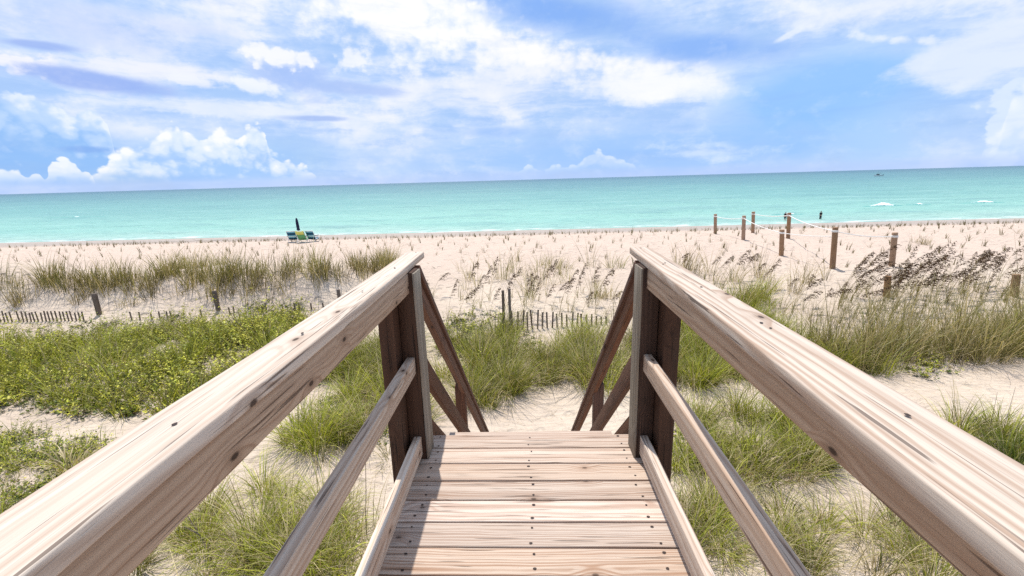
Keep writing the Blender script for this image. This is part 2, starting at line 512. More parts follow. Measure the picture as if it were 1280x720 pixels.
def bm_obj(name, bm, mats, parent=None, Mw=None, sharp=50):
    bmesh.ops.recalc_face_normals(bm, faces=bm.faces)
    me = bpy.data.meshes.new(name)
    bm.to_mesh(me); bm.free()
    me.set_sharp_from_angle(angle=R(sharp))
    return link_mesh(name, me, mats, parent, Mw)


def copy_tree(o, parent=None):
    c = o.copy(); col.objects.link(c)
    if parent is not None: c.parent = parent
    for ch in list(o.children): copy_tree(ch, c)
    return c


# ------------------------------------------------------------------ ground, sea
def axis(parts):
    out = []
    for a, b, s in parts: out += list(np.arange(a, b, s))
    return np.array(out + [parts[-1][1]])


gx = [-9000, -5000, -2500, -1200, -600, -300, -180, -120]
gx = np.array(gx + list(axis([(-90, -45, 3), (-45, -24, 0.6), (-24, 24, 0.13), (24, 45, 0.6), (45, 90, 3)])) + [120, 180, 300, 600, 1200, 2500, 5000, 9000])
gy = np.array([-9000, -4000, -1500, -500, -150, -60, -30, -15, -8] + list(axis([(-4, 4, 0.8), (4, 26, 0.13), (26, 48, 0.28), (48, 80, 0.5)])) + [85, 95, 120, 160, 220, 320, 420, 1000, 4000, 9000])
GX, GY = np.meshgrid(gx, gy)
GZ = ground(GX, GY)
nx_, ny_ = len(gx), len(gy)
idx = np.arange(nx_ * ny_).reshape(ny_, nx_)
Q = np.stack([idx[:-1, :-1], idx[:-1, 1:], idx[1:, 1:], idx[1:, :-1]], -1).reshape(-1, 4)
o = link_mesh('ground', np_mesh('ground', np.stack([GX, GY, GZ], -1).reshape(-1, 3), Q), M['sand'])
tag(o, kind='structure')

sx = np.array([-60000, -20000, -6000, -2000, -700, -200, -60, 0, 60, 200, 700, 2000, 6000, 20000, 60000.])
sy = np.array([60, 70, 80, 100, 150, 300, 700, 2000, 6000, 20000, 70000.])
SX, SY = np.meshgrid(sx, sy)
idx = np.arange(len(sx) * len(sy)).reshape(len(sy), len(sx))
Q = np.stack([idx[:-1, :-1], idx[:-1, 1:], idx[1:, 1:], idx[1:, :-1]], -1).reshape(-1, 4)
o = link_mesh('sea', np_mesh('sea', np.stack([SX, SY, SX * 0 + SEA], -1).reshape(-1, 3), Q), M['sea'])
tag(o, kind='structure')


def sea_pt(px, py):
    d = ray(px, py); t = (SEA - CAM[2]) / d[2]
    return Vector(CAM + d * t)


def wave(px, py, length, height, foam_l, label):
    c = sea_pt(px, py)
    n, m_ = 60, 14
    V = []; 
    for i in range(n + 1):
        t = i / n * 2 - 1
        env = max(0.0, 1 - t * t) ** 0.8
        fo = math.exp(-((t * length / 2) / foam_l) ** 2)
        for j in range(m_ + 1):
            s = j / m_ * 2 - 1
            prof = math.exp(-((s + 0.1) / (0.30 if s < 0 else 0.55)) ** 2)
            z = height * env * prof * (0.35 + 0.65 * fo + 0.12 * float(vnoise(i * 0.5, j * 0.7 + px)))
            V.append((t * length / 2, s * 1.9 + 0.35 * float(vnoise(i * 0.13, px)), z - 0.03))
    idx = np.arange((n + 1) * (m_ + 1)).reshape(n + 1, m_ + 1)
    Q = np.stack([idx[:-1, :-1], idx[1:, :-1], idx[1:, 1:], idx[:-1, 1:]], -1).reshape(-1, 4)
    o = link_mesh('breaking_wave', np_mesh('breaking_wave', V, Q), M['foam'], None, Matrix.Translation(c))
    tag(o, label, 'wave', kind='structure')


wave(1103, 257.5, 9.0, 0.8, 1.5, 'short breaking wave with the widest patch of white foam')
wave(1148, 256, 6.0, 0.4, 0.6, 'small low wave with a thin foam crest')
wave(1227, 253.5, 10.0, 0.5, 1.8, 'low breaking wave with a long narrow line of foam')
wave(95, 271.5, 26.0, 0.30, 1.2, 'long low swell line in the pale water')
wave(985, 268, 7.0, 0.35, 1.2, 'tiny ripple breaking behind the two standing people')

# ------------------------------------------------------------------ boardwalk
H0 = CAM[2]
bw = empty('boardwalk', (0, 2.2, float(ground(0, 2.2))))
tag(bw, 'pale weathered wooden boardwalk with railings and stairs descending to the sand', 'boardwalk')
END = 2.456
PITCHB = 0.1445
for i in range(26):
    yc = END - PITCHB * (i + 0.5)
    nl = []
    for xx in (-0.535, 0.0, 0.535):
        for s in (-0.042, 0.042):
            nl.append((xx + random.uniform(-0.012, 0.012), s + random.uniform(-0.012, 0.012), random.uniform(0.0036, 0.0058)))
    dz = random.uniform(-0.0015, 0.0015)
    timber('deck_board', (-0.66, yc + 0.004, -0.019 + dz), (0.66, yc - 0.004, -0.019 + dz), (0, 1, 0), PITCHB - 0.0095, 0.038, M['deck'], bw, 0.005, nails=nl, wob=0.0008)
for s in (-1, 1):
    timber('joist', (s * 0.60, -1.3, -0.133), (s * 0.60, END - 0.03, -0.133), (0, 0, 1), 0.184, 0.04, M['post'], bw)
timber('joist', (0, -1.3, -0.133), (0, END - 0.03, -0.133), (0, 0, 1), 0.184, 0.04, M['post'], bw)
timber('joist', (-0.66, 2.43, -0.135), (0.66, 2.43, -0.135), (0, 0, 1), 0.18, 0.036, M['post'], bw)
Y0 = -1.35
for s in (-1, 1):
    # hand rail cap: wider where it is near, a touch proud at the seaward end
    near_in = 0.578 if s < 0 else 0.545
    out_, end_in = 0.712, 0.607
    p0 = Vector((s * 0.660, Y0, 1.084 - 0.019)); p1 = Vector((s * 0.660, 2.63, 1.112 - 0.019))
    Ltot = 2.63 - Y0
    # linear inner edge: reaches near_in at y = 0.6
    k = (end_in - near_in) / (2.63 - 0.6)
    in0 = near_in + k * (Y0 - 0.6)
    cap_nails = []
    for q in range(9):
        xx = -Ltot / 2 + 0.25 + q * 0.46
        cap_nails += [(xx + random.uniform(-0.03, 0.03), (random.uniform(-0.02, 0.0) if s < 0 else random.uniform(-0.02, 0.0)), random.uniform(0.0035, 0.0048)) for _ in range(1 + q % 2)]
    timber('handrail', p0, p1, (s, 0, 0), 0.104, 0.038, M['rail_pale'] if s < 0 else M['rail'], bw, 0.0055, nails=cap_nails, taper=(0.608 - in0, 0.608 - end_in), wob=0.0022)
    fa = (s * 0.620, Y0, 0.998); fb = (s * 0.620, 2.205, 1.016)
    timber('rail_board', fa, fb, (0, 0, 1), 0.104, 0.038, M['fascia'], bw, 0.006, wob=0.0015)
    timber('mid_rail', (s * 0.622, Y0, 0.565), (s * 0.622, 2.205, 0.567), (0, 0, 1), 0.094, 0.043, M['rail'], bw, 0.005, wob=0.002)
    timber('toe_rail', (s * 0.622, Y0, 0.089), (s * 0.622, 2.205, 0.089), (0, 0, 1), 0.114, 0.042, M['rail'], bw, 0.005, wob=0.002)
    # end post on the deck and taller pile outside it
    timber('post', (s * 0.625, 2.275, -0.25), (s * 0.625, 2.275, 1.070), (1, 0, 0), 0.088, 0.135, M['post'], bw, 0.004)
    timber('post_skylit_strip', (s * 0.5755, 2.275, -0.002), (s * 0.5755, 2.275, 1.066), (0, 1, 0), 0.138, 0.011, M['facing'], bw, 0.002)  # thin added strip that paints the skylit inner side of the post
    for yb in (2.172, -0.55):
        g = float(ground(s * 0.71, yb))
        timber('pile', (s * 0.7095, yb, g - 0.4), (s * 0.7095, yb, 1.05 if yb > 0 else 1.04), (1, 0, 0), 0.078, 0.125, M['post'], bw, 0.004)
# stairs
st = empty('staircase', (0, END, 0)); st.parent = bw; st.matrix_basis = Matrix.Translation(Vector((0, END - 2.2, -bw.location[2])))
SL = 0.915
gf = float(ground(0, 6.2))
yf = END + (-gf) / SL
u_st = Vector((0, 1, -SL)).normalized()
n_st = Vector((0, SL, 1)).normalized()
for s in (-1, 1):
    def zc(y, D0): return H0 - (D0 + SL * (y - 2.51))
    ya, yb = 2.462, yf + 0.12
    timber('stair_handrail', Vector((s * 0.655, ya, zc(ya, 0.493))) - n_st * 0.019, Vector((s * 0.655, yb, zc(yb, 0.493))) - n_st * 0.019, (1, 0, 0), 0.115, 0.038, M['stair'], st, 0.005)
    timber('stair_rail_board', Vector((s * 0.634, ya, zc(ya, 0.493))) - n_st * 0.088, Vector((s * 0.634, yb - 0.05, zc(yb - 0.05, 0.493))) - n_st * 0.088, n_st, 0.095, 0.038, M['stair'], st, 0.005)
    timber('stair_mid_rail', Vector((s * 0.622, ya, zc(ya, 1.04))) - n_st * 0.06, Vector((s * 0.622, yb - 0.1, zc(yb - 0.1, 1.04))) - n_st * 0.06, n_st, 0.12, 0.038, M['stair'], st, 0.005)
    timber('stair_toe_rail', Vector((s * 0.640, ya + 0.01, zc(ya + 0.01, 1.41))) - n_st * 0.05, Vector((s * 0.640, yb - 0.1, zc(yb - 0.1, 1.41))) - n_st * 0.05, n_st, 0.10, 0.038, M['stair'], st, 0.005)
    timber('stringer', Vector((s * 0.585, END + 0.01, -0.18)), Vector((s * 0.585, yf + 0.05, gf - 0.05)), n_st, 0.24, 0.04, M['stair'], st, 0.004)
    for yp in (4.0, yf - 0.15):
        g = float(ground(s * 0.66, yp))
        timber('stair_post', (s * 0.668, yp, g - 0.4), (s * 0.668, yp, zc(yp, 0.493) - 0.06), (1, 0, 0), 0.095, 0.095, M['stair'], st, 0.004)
ns = 17
for i in range(1, ns):
    z = gf * i / ns
    y = END + (yf - END) * i / ns
    timber('tread', (-0.565, y + 0.02, z - 0.02), (0.565, y + 0.02, z - 0.02), (0, 1, 0), 0.25, 0.038, M['deck'], st, 0.004)

# ------------------------------------------------------------------ rope fences, posts
def round_post(name, base, h, r, mat, parent=None, lean=(0, 0)):
    bm = bmesh.new()
    zs = [-0.3, 0.0, 0.3 * h, 0.6 * h, h - 0.02, h - 0.006, h]
    rs = [r * 1.02, r * 1.02, r, r * 0.99, r * 0.98, r * 0.93, r * 0.8]
    tube_bm(bm, [(z, lean[0] * max(z, 0), lean[1] * max(z, 0)) for z in zs], rs, 14)
    Mw = Matrix.Translation(base) @ Matrix(((0, 1, 0, 0), (0, 0, 1, 0), (1, 0, 0, 0), (0, 0, 0, 1)))
    return bm_obj(name, bm, mat, parent, Mw)


def px_height(p, px, py_top):
    """height above p whose top shows at photo row py_top"""
    lo, hi = 0.1, 4.0
    for _ in range(40):
        m = (lo + hi) / 2
        if project(np.array([[p[0], p[1], p[2] + m]]))[1][0] > py_top: lo = m
        else: hi = m
    return lo


def sag(a, b, drop, n=14):
    return [Vector(a).lerp(Vector(b), i / n) - Vector((0, 0, drop * 4 * (i / n) * (1 - i / n))) for i in range(n + 1)]


def knot_bm(bm, c, r):
    n = 8
    for k in range(3):
        tube_bm(bm, [Vector(c) + Vector((r * math.cos(q * 2 * math.pi / n), r * math.sin(q * 2 * math.pi / n), (k - 1) * 0.028)) for q in range(n + 1)], 0.016, 6)


def rope_fence(spec, extra, label):
    pts = [(at(px, yb), yt, w) for (px, yb, yt, w) in spec]
    root = empty('rope_fence', pts[0][0])
    tag(root, label, 'rope fence')
    tops = []
    for (p, yt, w), (px, yb, _, _) in zip(pts, spec):
        h = px_height(p, px, yt)
        dist = float(project(np.array([list(p)]))[2][0])
        r = w * dist / F / 2 * 0.9
        round_post('post', p, h, r, M['pole'], root, (-0.075 + random.uniform(-0.015, 0.015), random.uniform(-0.02, 0.02)))
        tops.append((p + Vector((-0.075 * (h - 0.16), 0, h - 0.16)), r))
    bm = bmesh.new()
    line = [t[0] for t in tops]
    for a, b in zip(line[:-1], line[1:]):
        tube_bm(bm, sag(a, b, 0.10), 0.021, 6)
    for c, r in tops: knot_bm(bm, c, r + 0.012)
    if extra is not None:
        tube_bm(bm, sag(line[-1], extra, 0.06), 0.017, 6)
    bm_obj('rope', bm, M['rope'], root)
    return tops


t_main = rope_fence([(941, 291, 264.5, 4.5), (985, 298, 266, 5), (1040.5, 335.5, 284, 7), (1114.5, 333, 290.5, 7)], None,
                    'white rope fence of four round posts ending beside the sea oats')
rope_fence([(894, 292, 267.5, 4.2), (929, 299.5, 269.5, 5), (976.5, 319.5, 287, 6)], t_main[2][0] - Vector((0, 0, 0.22)),
           'white rope fence of three shorter posts, inland side of the sandy path')
for px, yb, yt, w, lab in ((1108, 371, 345, 8, 'brown weathered stump post half hidden by sea oats below the rope fence'),
                           (1267, 370, 343, 9, 'thick brown stump post among the sea oats at the far end of the thicket')):
    p = at(px, yb); h = px_height(p, px, yt)
    tag(round_post('stump_post', p, h, 0.9 * w * float(project(np.array([list(p)]))[2][0]) / F / 2, M['pole'], None, (-0.06, 0.03)), lab, 'post')


# ------------------------------------------------------------------ sand fences
def sand_fence(posts, runs, label):
    root = empty('sand_fence', at(*posts[0][:2]))
    tag(root, label, 'sand fence')
    for (px, yb, yt, w, ln) in posts:
        p = at(px, yb); h = px_height(p, px, yt)
        ww = w * float(project(np.array([list(p)]))[2][0]) / F * 0.56
        timber('post', p - Vector((0, 0, 0.3)), p + Vector((ln * h, 0, h)), (1, 0, 0), ww, ww * 0.9, M['picket'], root, 0.006)
    for (x0, y0, t0, x1, y1, t1, n, skip) in runs:
        wires = []
        for i in range(n):
            if random.random() < skip: continue
            t = i / (n - 1)
            px = x0 + (x1 - x0) * t; p = at(px, y0 + (y1 - y0) * t)
            h = px_height(p, px, t0 + (t1 - t0) * t) * random.uniform(0.88, 1.08)
            a = random.uniform(-0.09, 0.09)
            w = 0.026; d = 0.006; bm = bmesh.new()
            ax = Vector((math.cos(0.1), math.sin(0.1), 0)); nr = Vector((-math.sin(0.1), math.cos(0.1), 0))
            tp = p + Vector((a * h, 0, h)); bt = p - Vector((0, 0, 0.1))
            vs = [bm.verts.new(q + ax * sx * w + nr * sy * d) for q in (bt, tp) for (sx, sy) in ((-1, -1), (1, -1), (1, 1), (-1, 1))]
            for f in ((0, 1, 5, 4), (1, 2, 6, 5), (2, 3, 7, 6), (3, 0, 4, 7), (4, 5, 6, 7)): bm.faces.new([vs[q] for q in f])
            bm_obj('picket', bm, M['picket'], root)
            wires.append((p + Vector((a * h * 0.7, 0.012, h * 0.72)), p + Vector((a * h * 0.2, 0.012, h * 0.25))))
        bm = bmesh.new()
        for k in (0, 1): tube_bm(bm, [w_[k] for w_ in wires], 0.005, 5)
        bm_obj('wire', bm, M['wire'], root)


sand_fence([(124.5, 393, 367, 8, -0.02), (273.5, 388, 363.5, 7, -0.05), (424, 372, 362, 6, 0.0)],
           [(-60, 404, 389, 105, 401, 389.5, 36, 0.04), (130, 401, 390, 215, 399, 389, 18, 0.45), (222, 398, 388, 420, 385, 377, 40, 0.65)],
           'half buried grey picket fence along the foot of the grassy dune ridge')
sand_fence([(638, 412, 361, 6, 0.0), (630, 408, 363, 6, 0.0)],
           [(641, 413, 386, 758, 405, 395, 20, 0.06)],
           'dark picket fence with two tall posts standing in the grass beyond the stairs')


# ------------------------------------------------------------------ vegetation
def ribbons(base, ldir, length, width, bend, lift, c0, c1, nseg=4, tipf=0.12):
    """vectorised blades. base (n,3); ldir azimuth; bend how far it arches (0..1.5 rad); lift initial tilt from vertical"""
    n = len(base)
    P = np.zeros((n, nseg + 1, 3)); P[:, 0] = base
    ang = lift.copy()
    for s in range(nseg):
        step = length / nseg
        P[:, s + 1, 0] = P[:, s, 0] + np.sin(ang) * np.cos(ldir) * step
        P[:, s + 1, 1] = P[:, s, 1] + np.sin(ang) * np.sin(ldir) * step
        P[:, s + 1, 2] = P[:, s, 2] + np.cos(ang) * step
        ang = ang + bend / nseg * (0.6 + 0.8 * (s + 1) / nseg)
    tw = ldir + np.pi / 2 + rng.normal(0, 0.9, n)
    wv = np.stack([np.cos(tw), np.sin(tw), 0 * tw], -1)
    t = np.linspace(0, 1, nseg + 1)
    prof = np.where(t < 0.5, 1.0, 1 - (t - 0.5) / 0.5 * (1 - tipf)) * (0.75 + 0.25 * np.minimum(1, t * 4))
    W = width[:, None] * prof[None] * 0.5
    V = np.stack([P - wv[:, None] * W[..., None], P + wv[:, None] * W[..., None]], 2)   # n, s+1, 2, 3
    T = c0[:, None, :] + (c1 - c0)[:, None, :] * (t[None, :, None] ** 1.5)
    T = np.repeat(T[:, :, None, :], 2, 2)
    off = (np.arange(n) * (nseg + 1) * 2)[:, None]
    s = np.arange(nseg) * 2
    Fq = np.stack([off + s, off + s + 1, off + s + 3, off + s + 2], -1).reshape(-1, 4)
    return V.reshape(-1, 3), Fq, T.reshape(-1, 3)


def merge(parts):
    V, Fq, T = [], [], []; o_ = 0
    for v, f, t in parts:
        V.append(v); Fq.append(f + o_); T.append(t); o_ += len(v)
    return np.concatenate(V), np.concatenate(Fq), np.concatenate(T)


PAL = {
    'bright': (np.array([0.105, 0.145, 0.008]), np.array([0.375, 0.385, 0.050])),
    'lime': (np.array([0.340, 0.335, 0.022]), np.array([0.570, 0.520, 0.080])),
    'olive': (np.array([0.120, 0.125, 0.032]), np.array([0.260, 0.240, 0.085])),
    'dune': (np.array([0.145, 0.130, 0.048]), np.array([0.300, 0.235, 0.110])),
    'straw': (np.array([0.380, 0.310, 0.170]), np.array([0.500, 0.420, 0.260])),
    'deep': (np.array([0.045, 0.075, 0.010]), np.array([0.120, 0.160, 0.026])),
}


def cols(pal, n, var=0.22):
    a, b = PAL[pal]
    k = rng.random((n, 1))
    c = a * (1 - k) + b * k
    return c * (1 + rng.normal(0, var, (n, 1)))


def tufts(pts, blades, hgt, rad, pal, dry=0.15, bend=(0.6, 1.7), lift=0.45, width=0.008, wind=(0.1, 0.0), nseg=4, hvar=0.3):
    """blades of many tufts: pts (n,2)"""
    n = len(pts)
    if n == 0: return None
    sz = np.clip(1 + rng.normal(0, hvar, n), 0.45, 1.7)
    cnt = np.maximum(6, (blades * sz).astype(int))
    ti = np.repeat(np.arange(n), cnt); N = len(ti)
    a = rng.random(N) * 2 * np.pi
    r = np.sqrt(rng.random(N)) * rad * sz[ti]
    bx = pts[ti, 0] + r * np.cos(a); by = pts[ti, 1] + r * np.sin(a)
    dx = np.cos(a) * (0.3 + r / rad) + rng.normal(0, 0.35, N) + wind[0] * 2
    dy = np.sin(a) * (0.3 + r / rad) + rng.normal(0, 0.35, N) + wind[1] * 2
    ld = np.arctan2(dy, dx)
    base = np.stack([bx, by, ground(bx, by) - 0.02], -1)
    L = hgt * sz[ti] * np.clip(1 + rng.normal(0, 0.28, N), 0.3, 1.7)
    tone = np.repeat(np.clip(1 + rng.normal(0, 0.32, (n, 1)), 0.35, 1.7), 3, 1)[ti]
    c = cols(pal, N) * tone
    d = rng.random(N) < np.where(rng.random(n) < 0.14, np.maximum(dry, 0.65), dry)[ti]
    c[d] = cols('straw', d.sum())
    c = np.clip(c, 0.01, 0.6)
    c1 = c * (1.0 + 0.25 * rng.random((N, 1))) + np.array([0.03, 0.02, 0.005])
    # some brown tips
    bt = rng.random(N) < 0.25
    c1[bt] = cols('straw', bt.sum()) * 0.85
    return ribbons(base, ld, L, np.full(N, width) * np.clip(1 + rng.normal(0, 0.25, N), 0.5, 1.6),
                   rng.uniform(bend[0], bend[1], N), np.abs(rng.normal(0, lift, N)), c, c1, nseg)


def leaves(pts, per, hgt, rad, size, pal=('lime', 'bright'), mix=0.55):
    """leafy cover: pts (n,2) are mound centres"""
    n = len(pts)
    sz = np.clip(1 + rng.normal(0, 0.3, n), 0.4, 1.7)
    cnt = np.maximum(8, (per * sz).astype(int))
    ti = np.repeat(np.arange(n), cnt); N = len(ti)
    a = rng.random(N) * 2 * np.pi
    rr = np.sqrt(rng.random(N))
    x = pts[ti, 0] + rr * rad * sz[ti] * np.cos(a); y = pts[ti, 1] + rr * rad * sz[ti] * np.sin(a)
    top = hgt * sz[ti] * (1 - 0.75 * rr ** 2)
    z = ground(x, y) + top * rng.random(N) ** 0.55 + 0.01
    C = np.stack([x, y, z], -1)
    d = rng.normal(0, 1, (N, 3)); d[:, 2] = np.abs(d[:, 2]) * 0.5 + 0.1
    d /= np.linalg.norm(d, axis=1, keepdims=True)
    s = np.cross(d, rng.normal(0, 1, (N, 3))); s /= np.linalg.norm(s, axis=1, keepdims=True)
    L = size * np.clip(1 + rng.normal(0, 0.3, N), 0.4, 2)[:, None]
    V = np.stack([C, C + d * L * 0.5 + s * L * 0.27, C + d * L, C + d * L * 0.5 - s * L * 0.27], 1)
    k = rng.random(N) < mix
    tone = np.repeat(np.clip(1 + rng.normal(0, 0.30, (n, 1)), 0.4, 1.6), 3, 1)[ti]
    c = np.where(k[:, None], cols(pal[0], N, 0.2), cols(pal[1], N, 0.2)) * tone
    br = rng.random(N) < 0.05
    c[br] = cols('straw', br.sum()) * 0.7
    T = np.repeat(np.clip(c, 0.01, 0.6)[:, None], 4, 1)
    return V.reshape(-1, 3), np.arange(N * 4).reshape(N, 4), T.reshape(-1, 3)


def sprays(pts, stems, nl, hgt, rad, size, pal=('lime', 'bright'), mix=0.5):
    """leafy plants: several stems per plant, each carrying leaves of one tone; litter leaves underneath, darkened as painted shade"""
    n = len(pts)
    if n == 0: return []
    sz = np.clip(1 + rng.normal(0, 0.32, n), 0.45, 1.8)
    cnt = np.maximum(3, (stems * sz).astype(int))
    ti = np.repeat(np.arange(n), cnt); S = len(ti)
    a = rng.random(S) * 2 * np.pi; rr = np.sqrt(rng.random(S)) * rad * sz[ti]
    x = pts[ti, 0] + rr * np.cos(a); y = pts[ti, 1] + rr * np.sin(a)
    root = np.stack([x, y, ground(x, y)], -1)
    d = np.stack([np.cos(a) * 0.55 + rng.normal(0, 0.3, S), np.sin(a) * 0.55 + rng.normal(0, 0.3, S), np.full(S, 1.0)], -1)
    d /= np.linalg.norm(d, axis=1, keepdims=True)
    L = hgt * sz[ti] * np.clip(1 + rng.normal(0, 0.3, S), 0.35, 1.7) * (1 - 0.45 * (rr / (rad * sz[ti])) ** 2)
    tone = np.clip(1 + rng.normal(0, 0.25, n), 0.45, 1.6)[ti] * np.clip(1 + rng.normal(0, 0.22, S), 0.5, 1.5)
    k = rng.random(S) < mix
    cs = np.where(k[:, None], cols(pal[0], S, 0.12), cols(pal[1], S, 0.12)) * tone[:, None]
    out = []
    # stems
    st_c = cols('olive', S) * 0.7
    out.append(ribbons(root, np.arctan2(d[:, 1], d[:, 0]), L, np.full(S, 0.007), np.full(S, 0.25), np.arccos(np.clip(d[:, 2], -1, 1)), st_c, st_c, 3))
    # leaves
    si = np.repeat(np.arange(S), nl); N = len(si)
    t = np.clip(np.tile(np.linspace(0.22, 1.0, nl), S) + rng.normal(0, 0.05, N), 0.05, 1.05)
    C = root[si] + d[si] * (L[si] * t)[:, None]
    ph = np.tile(np.arange(nl) * 2.4, S) + rng.random(S)[si] * 6.28 + rng.normal(0, 0.5, N)
    ld = np.stack([np.cos(ph), np.sin(ph), rng.normal(0.45, 0.35, N) + (t > 0.9) * 0.8], -1); ld /= np.linalg.norm(ld, axis=1, keepdims=True)
    sd = np.cross(ld, np.stack([rng.normal(0, 0.4, N), rng.normal(0, 0.4, N), np.ones(N)], -1)); sd /= np.linalg.norm(sd, axis=1, keepdims=True)
    l = (size * np.clip(1 + rng.normal(0, 0.28, N), 0.4, 1.9) * (1.1 - 0.35 * t))[:, None]
    dr = np.array([0, 0, -0.18])
    V = np.stack([C, C + ld * l * 0.45 + sd * l * 0.24, C + ld * l + dr * l, C + ld * l * 0.45 - sd * l * 0.24], 1)
    c = np.clip(cs[si] * (1 + rng.normal(0, 0.12, (N, 1))), 0.008, 0.6)
    br = rng.random(N) < 0.04; c[br] = cols('straw', br.sum()) * 0.7
    out.append((V.reshape(-1, 3), np.arange(N * 4).reshape(N, 4), np.repeat(c[:, None], 4, 1).reshape(-1, 3)))
    # low litter and runners, coloured dark to paint shade into the gaps
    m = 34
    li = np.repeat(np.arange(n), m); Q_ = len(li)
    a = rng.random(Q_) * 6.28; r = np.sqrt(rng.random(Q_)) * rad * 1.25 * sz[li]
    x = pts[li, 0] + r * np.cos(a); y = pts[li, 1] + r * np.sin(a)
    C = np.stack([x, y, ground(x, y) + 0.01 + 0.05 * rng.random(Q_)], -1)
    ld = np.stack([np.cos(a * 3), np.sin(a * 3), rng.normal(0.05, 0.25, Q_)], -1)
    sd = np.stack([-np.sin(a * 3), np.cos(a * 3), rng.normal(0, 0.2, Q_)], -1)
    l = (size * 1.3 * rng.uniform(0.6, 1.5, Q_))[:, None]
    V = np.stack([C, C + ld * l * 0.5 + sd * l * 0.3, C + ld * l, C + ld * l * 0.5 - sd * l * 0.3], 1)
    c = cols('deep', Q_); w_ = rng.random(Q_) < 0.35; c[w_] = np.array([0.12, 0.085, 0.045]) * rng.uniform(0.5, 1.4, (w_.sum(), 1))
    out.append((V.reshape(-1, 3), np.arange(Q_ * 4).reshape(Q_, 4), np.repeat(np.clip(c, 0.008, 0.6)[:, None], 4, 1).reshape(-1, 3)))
    return out


def in_poly(px, py, poly):
    inside = np.zeros(len(px), bool); j = len(poly) - 1
    for i in range(len(poly)):
        xi, yi = poly[i]; xj, yj = poly[j]
        c = ((yi > py) != (yj > py)) & (px < (xj - xi) * (py - yi) / ((yj - yi) + 1e-9) + xi)
        inside ^= c; j = i
    return inside


def scatter(polys, dens, ymin=5.5, ymax=32, xr=26, gap=0.0, gscale=0.7, seed=0):
    n = int(dens * (ymax - ymin) * 2 * xr)
    x = rng.uniform(-xr, xr, n); y = rng.uniform(ymin, ymax, n)
    px, py, z = project(np.stack([x, y, ground(x, y)], -1))
    k = np.zeros(n, bool)
    for p in polys: k |= in_poly(px + 6 * vnoise(x * 2, y * 2), py + 6 * vnoise(x * 1.7 + 50, y * 1.7), p)
    k &= z > 0.5
    if gap > 0: k &= (vnoise(x * gscale + seed, y * gscale) * 0.5 + 0.5) > gap
    # nothing grows through the stairs
    k &= ~((np.abs(x) < 0.85) & (y < 7.2))
    return np.stack([x[k], y[k]], -1)


def stuff(name, parts, mat, label):
    parts = [p for p in parts if p is not None]
    V, Fq, T = merge(parts)
    o = link_mesh(name, np_mesh(name, V, Fq, T), M[mat])
    tag(o, label, kind='stuff')
    return o


# --- tufted green grass close to the boardwalk
P_mixed = [(860, 605), (940, 595), (1000, 600), (1060, 640), (1000, 655), (900, 640)], [(380, 560), (440, 560), (500, 560), (500, 640), (420, 650), (395, 610), (330, 595)], [(835, 478), (1000, 470), (1000, 520), (835, 520)]
P_between = [(545, 470), (560, 432), (600, 425), (680, 430), (760, 425), (840, 430), (840, 470), (745, 500), (705, 478), (645, 500), (600, 512), (560, 505)]
P_left1 = [(375, 520), (420, 490), (470, 470), (530, 480), (530, 530), (505, 548), (440, 565), (385, 565), (355, 545)]
P_left0 = [(400, 470), (430, 440), (520, 420), (520, 470), (470, 478), (420, 490)]
P_left2 = [(270, 625), (330, 595), (395, 610), (420, 650), (470, 655), (490, 690), (520, 760), (120, 760), (180, 690)]
P_right0 = [(832, 410), (930, 395), (1010, 440), (1030, 468), (930, 470), (870, 482), (835, 475)]
P_right1 = [(835, 520), (880, 505), (950, 515), (1030, 560), (1040, 600), (990, 605), (940, 600), (860, 612), (840, 590)]
P_right2 = [(840, 640), (900, 618), (960, 625), (1010, 655), (1090, 640), (1150, 670), (1230, 740), (1230, 800), (860, 800)]
green = []
pts = scatter([P_between], 8, 7, 17, 12, 0.24, 1.1)
green.append(tufts(pts, 105, 0.66, 0.17, 'bright', 0.24, (0.5, 1.7), 0.5, 0.010))
pts = scatter([P_left1, P_left0], 7, 7, 17, 12, 0.25, 1.1)
green.append(tufts(pts, 115, 0.62, 0.17, 'bright', 0.14, (0.6, 1.9), 0.5, 0.010))
pts = scatter([P_left2], 7, 4.5, 10, 9, 0.33, 1.2)
green.append(tufts(pts, 120, 0.60, 0.17, 'bright', 0.28, (0.8, 2.1), 0.6, 0.008))
pts = scatter([P_right0], 7, 8, 17, 12, 0.2, 1.1)
green.append(tufts(pts, 115, 0.66, 0.18, 'bright', 0.10, (0.5, 1.6), 0.5, 0.010))
pts = scatter([P_right1], 7.5, 6, 12, 12, 0.22, 1.2)
green.append(tufts(pts, 125, 0.64, 0.17, 'bright', 0.16, (0.6, 2.0), 0.55, 0.009))
pts = scatter([P_right2], 8, 4.5, 9, 12, 0.24, 1.2)
green.append(tufts(pts, 125, 0.62, 0.16, 'bright', 0.34, (0.7, 2.2), 0.6, 0.008))
pts = scatter(P_mixed, 2.2, 4.5, 17, 12, 0.2, 1.2)
green.append(tufts(pts, 45, 0.42, 0.14, 'olive', 0.45, (0.6, 2.0), 0.6, 0.008))
pts = scatter([P_between, P_left1, P_left2, P_right0, P_right1, P_right2], 5, 4.5, 17, 12, 0.25, 1.2)
green.append(tufts(pts, 16, 0.60, 0.24, 'straw', 1.0, (0.3, 1.6), 1.0, 0.009))
pts = scatter([P_between, P_left1, P_right0, P_right1], 2.5, 4.5, 17, 12, 0.35, 1.2)
green += sprays(pts, 7, 9, 0.38, 0.2, 0.055, ('lime', 'deep'), 0.5)
stuff('grass', green, 'blade', 'bright green tufted beach grass growing round the foot of the boardwalk')

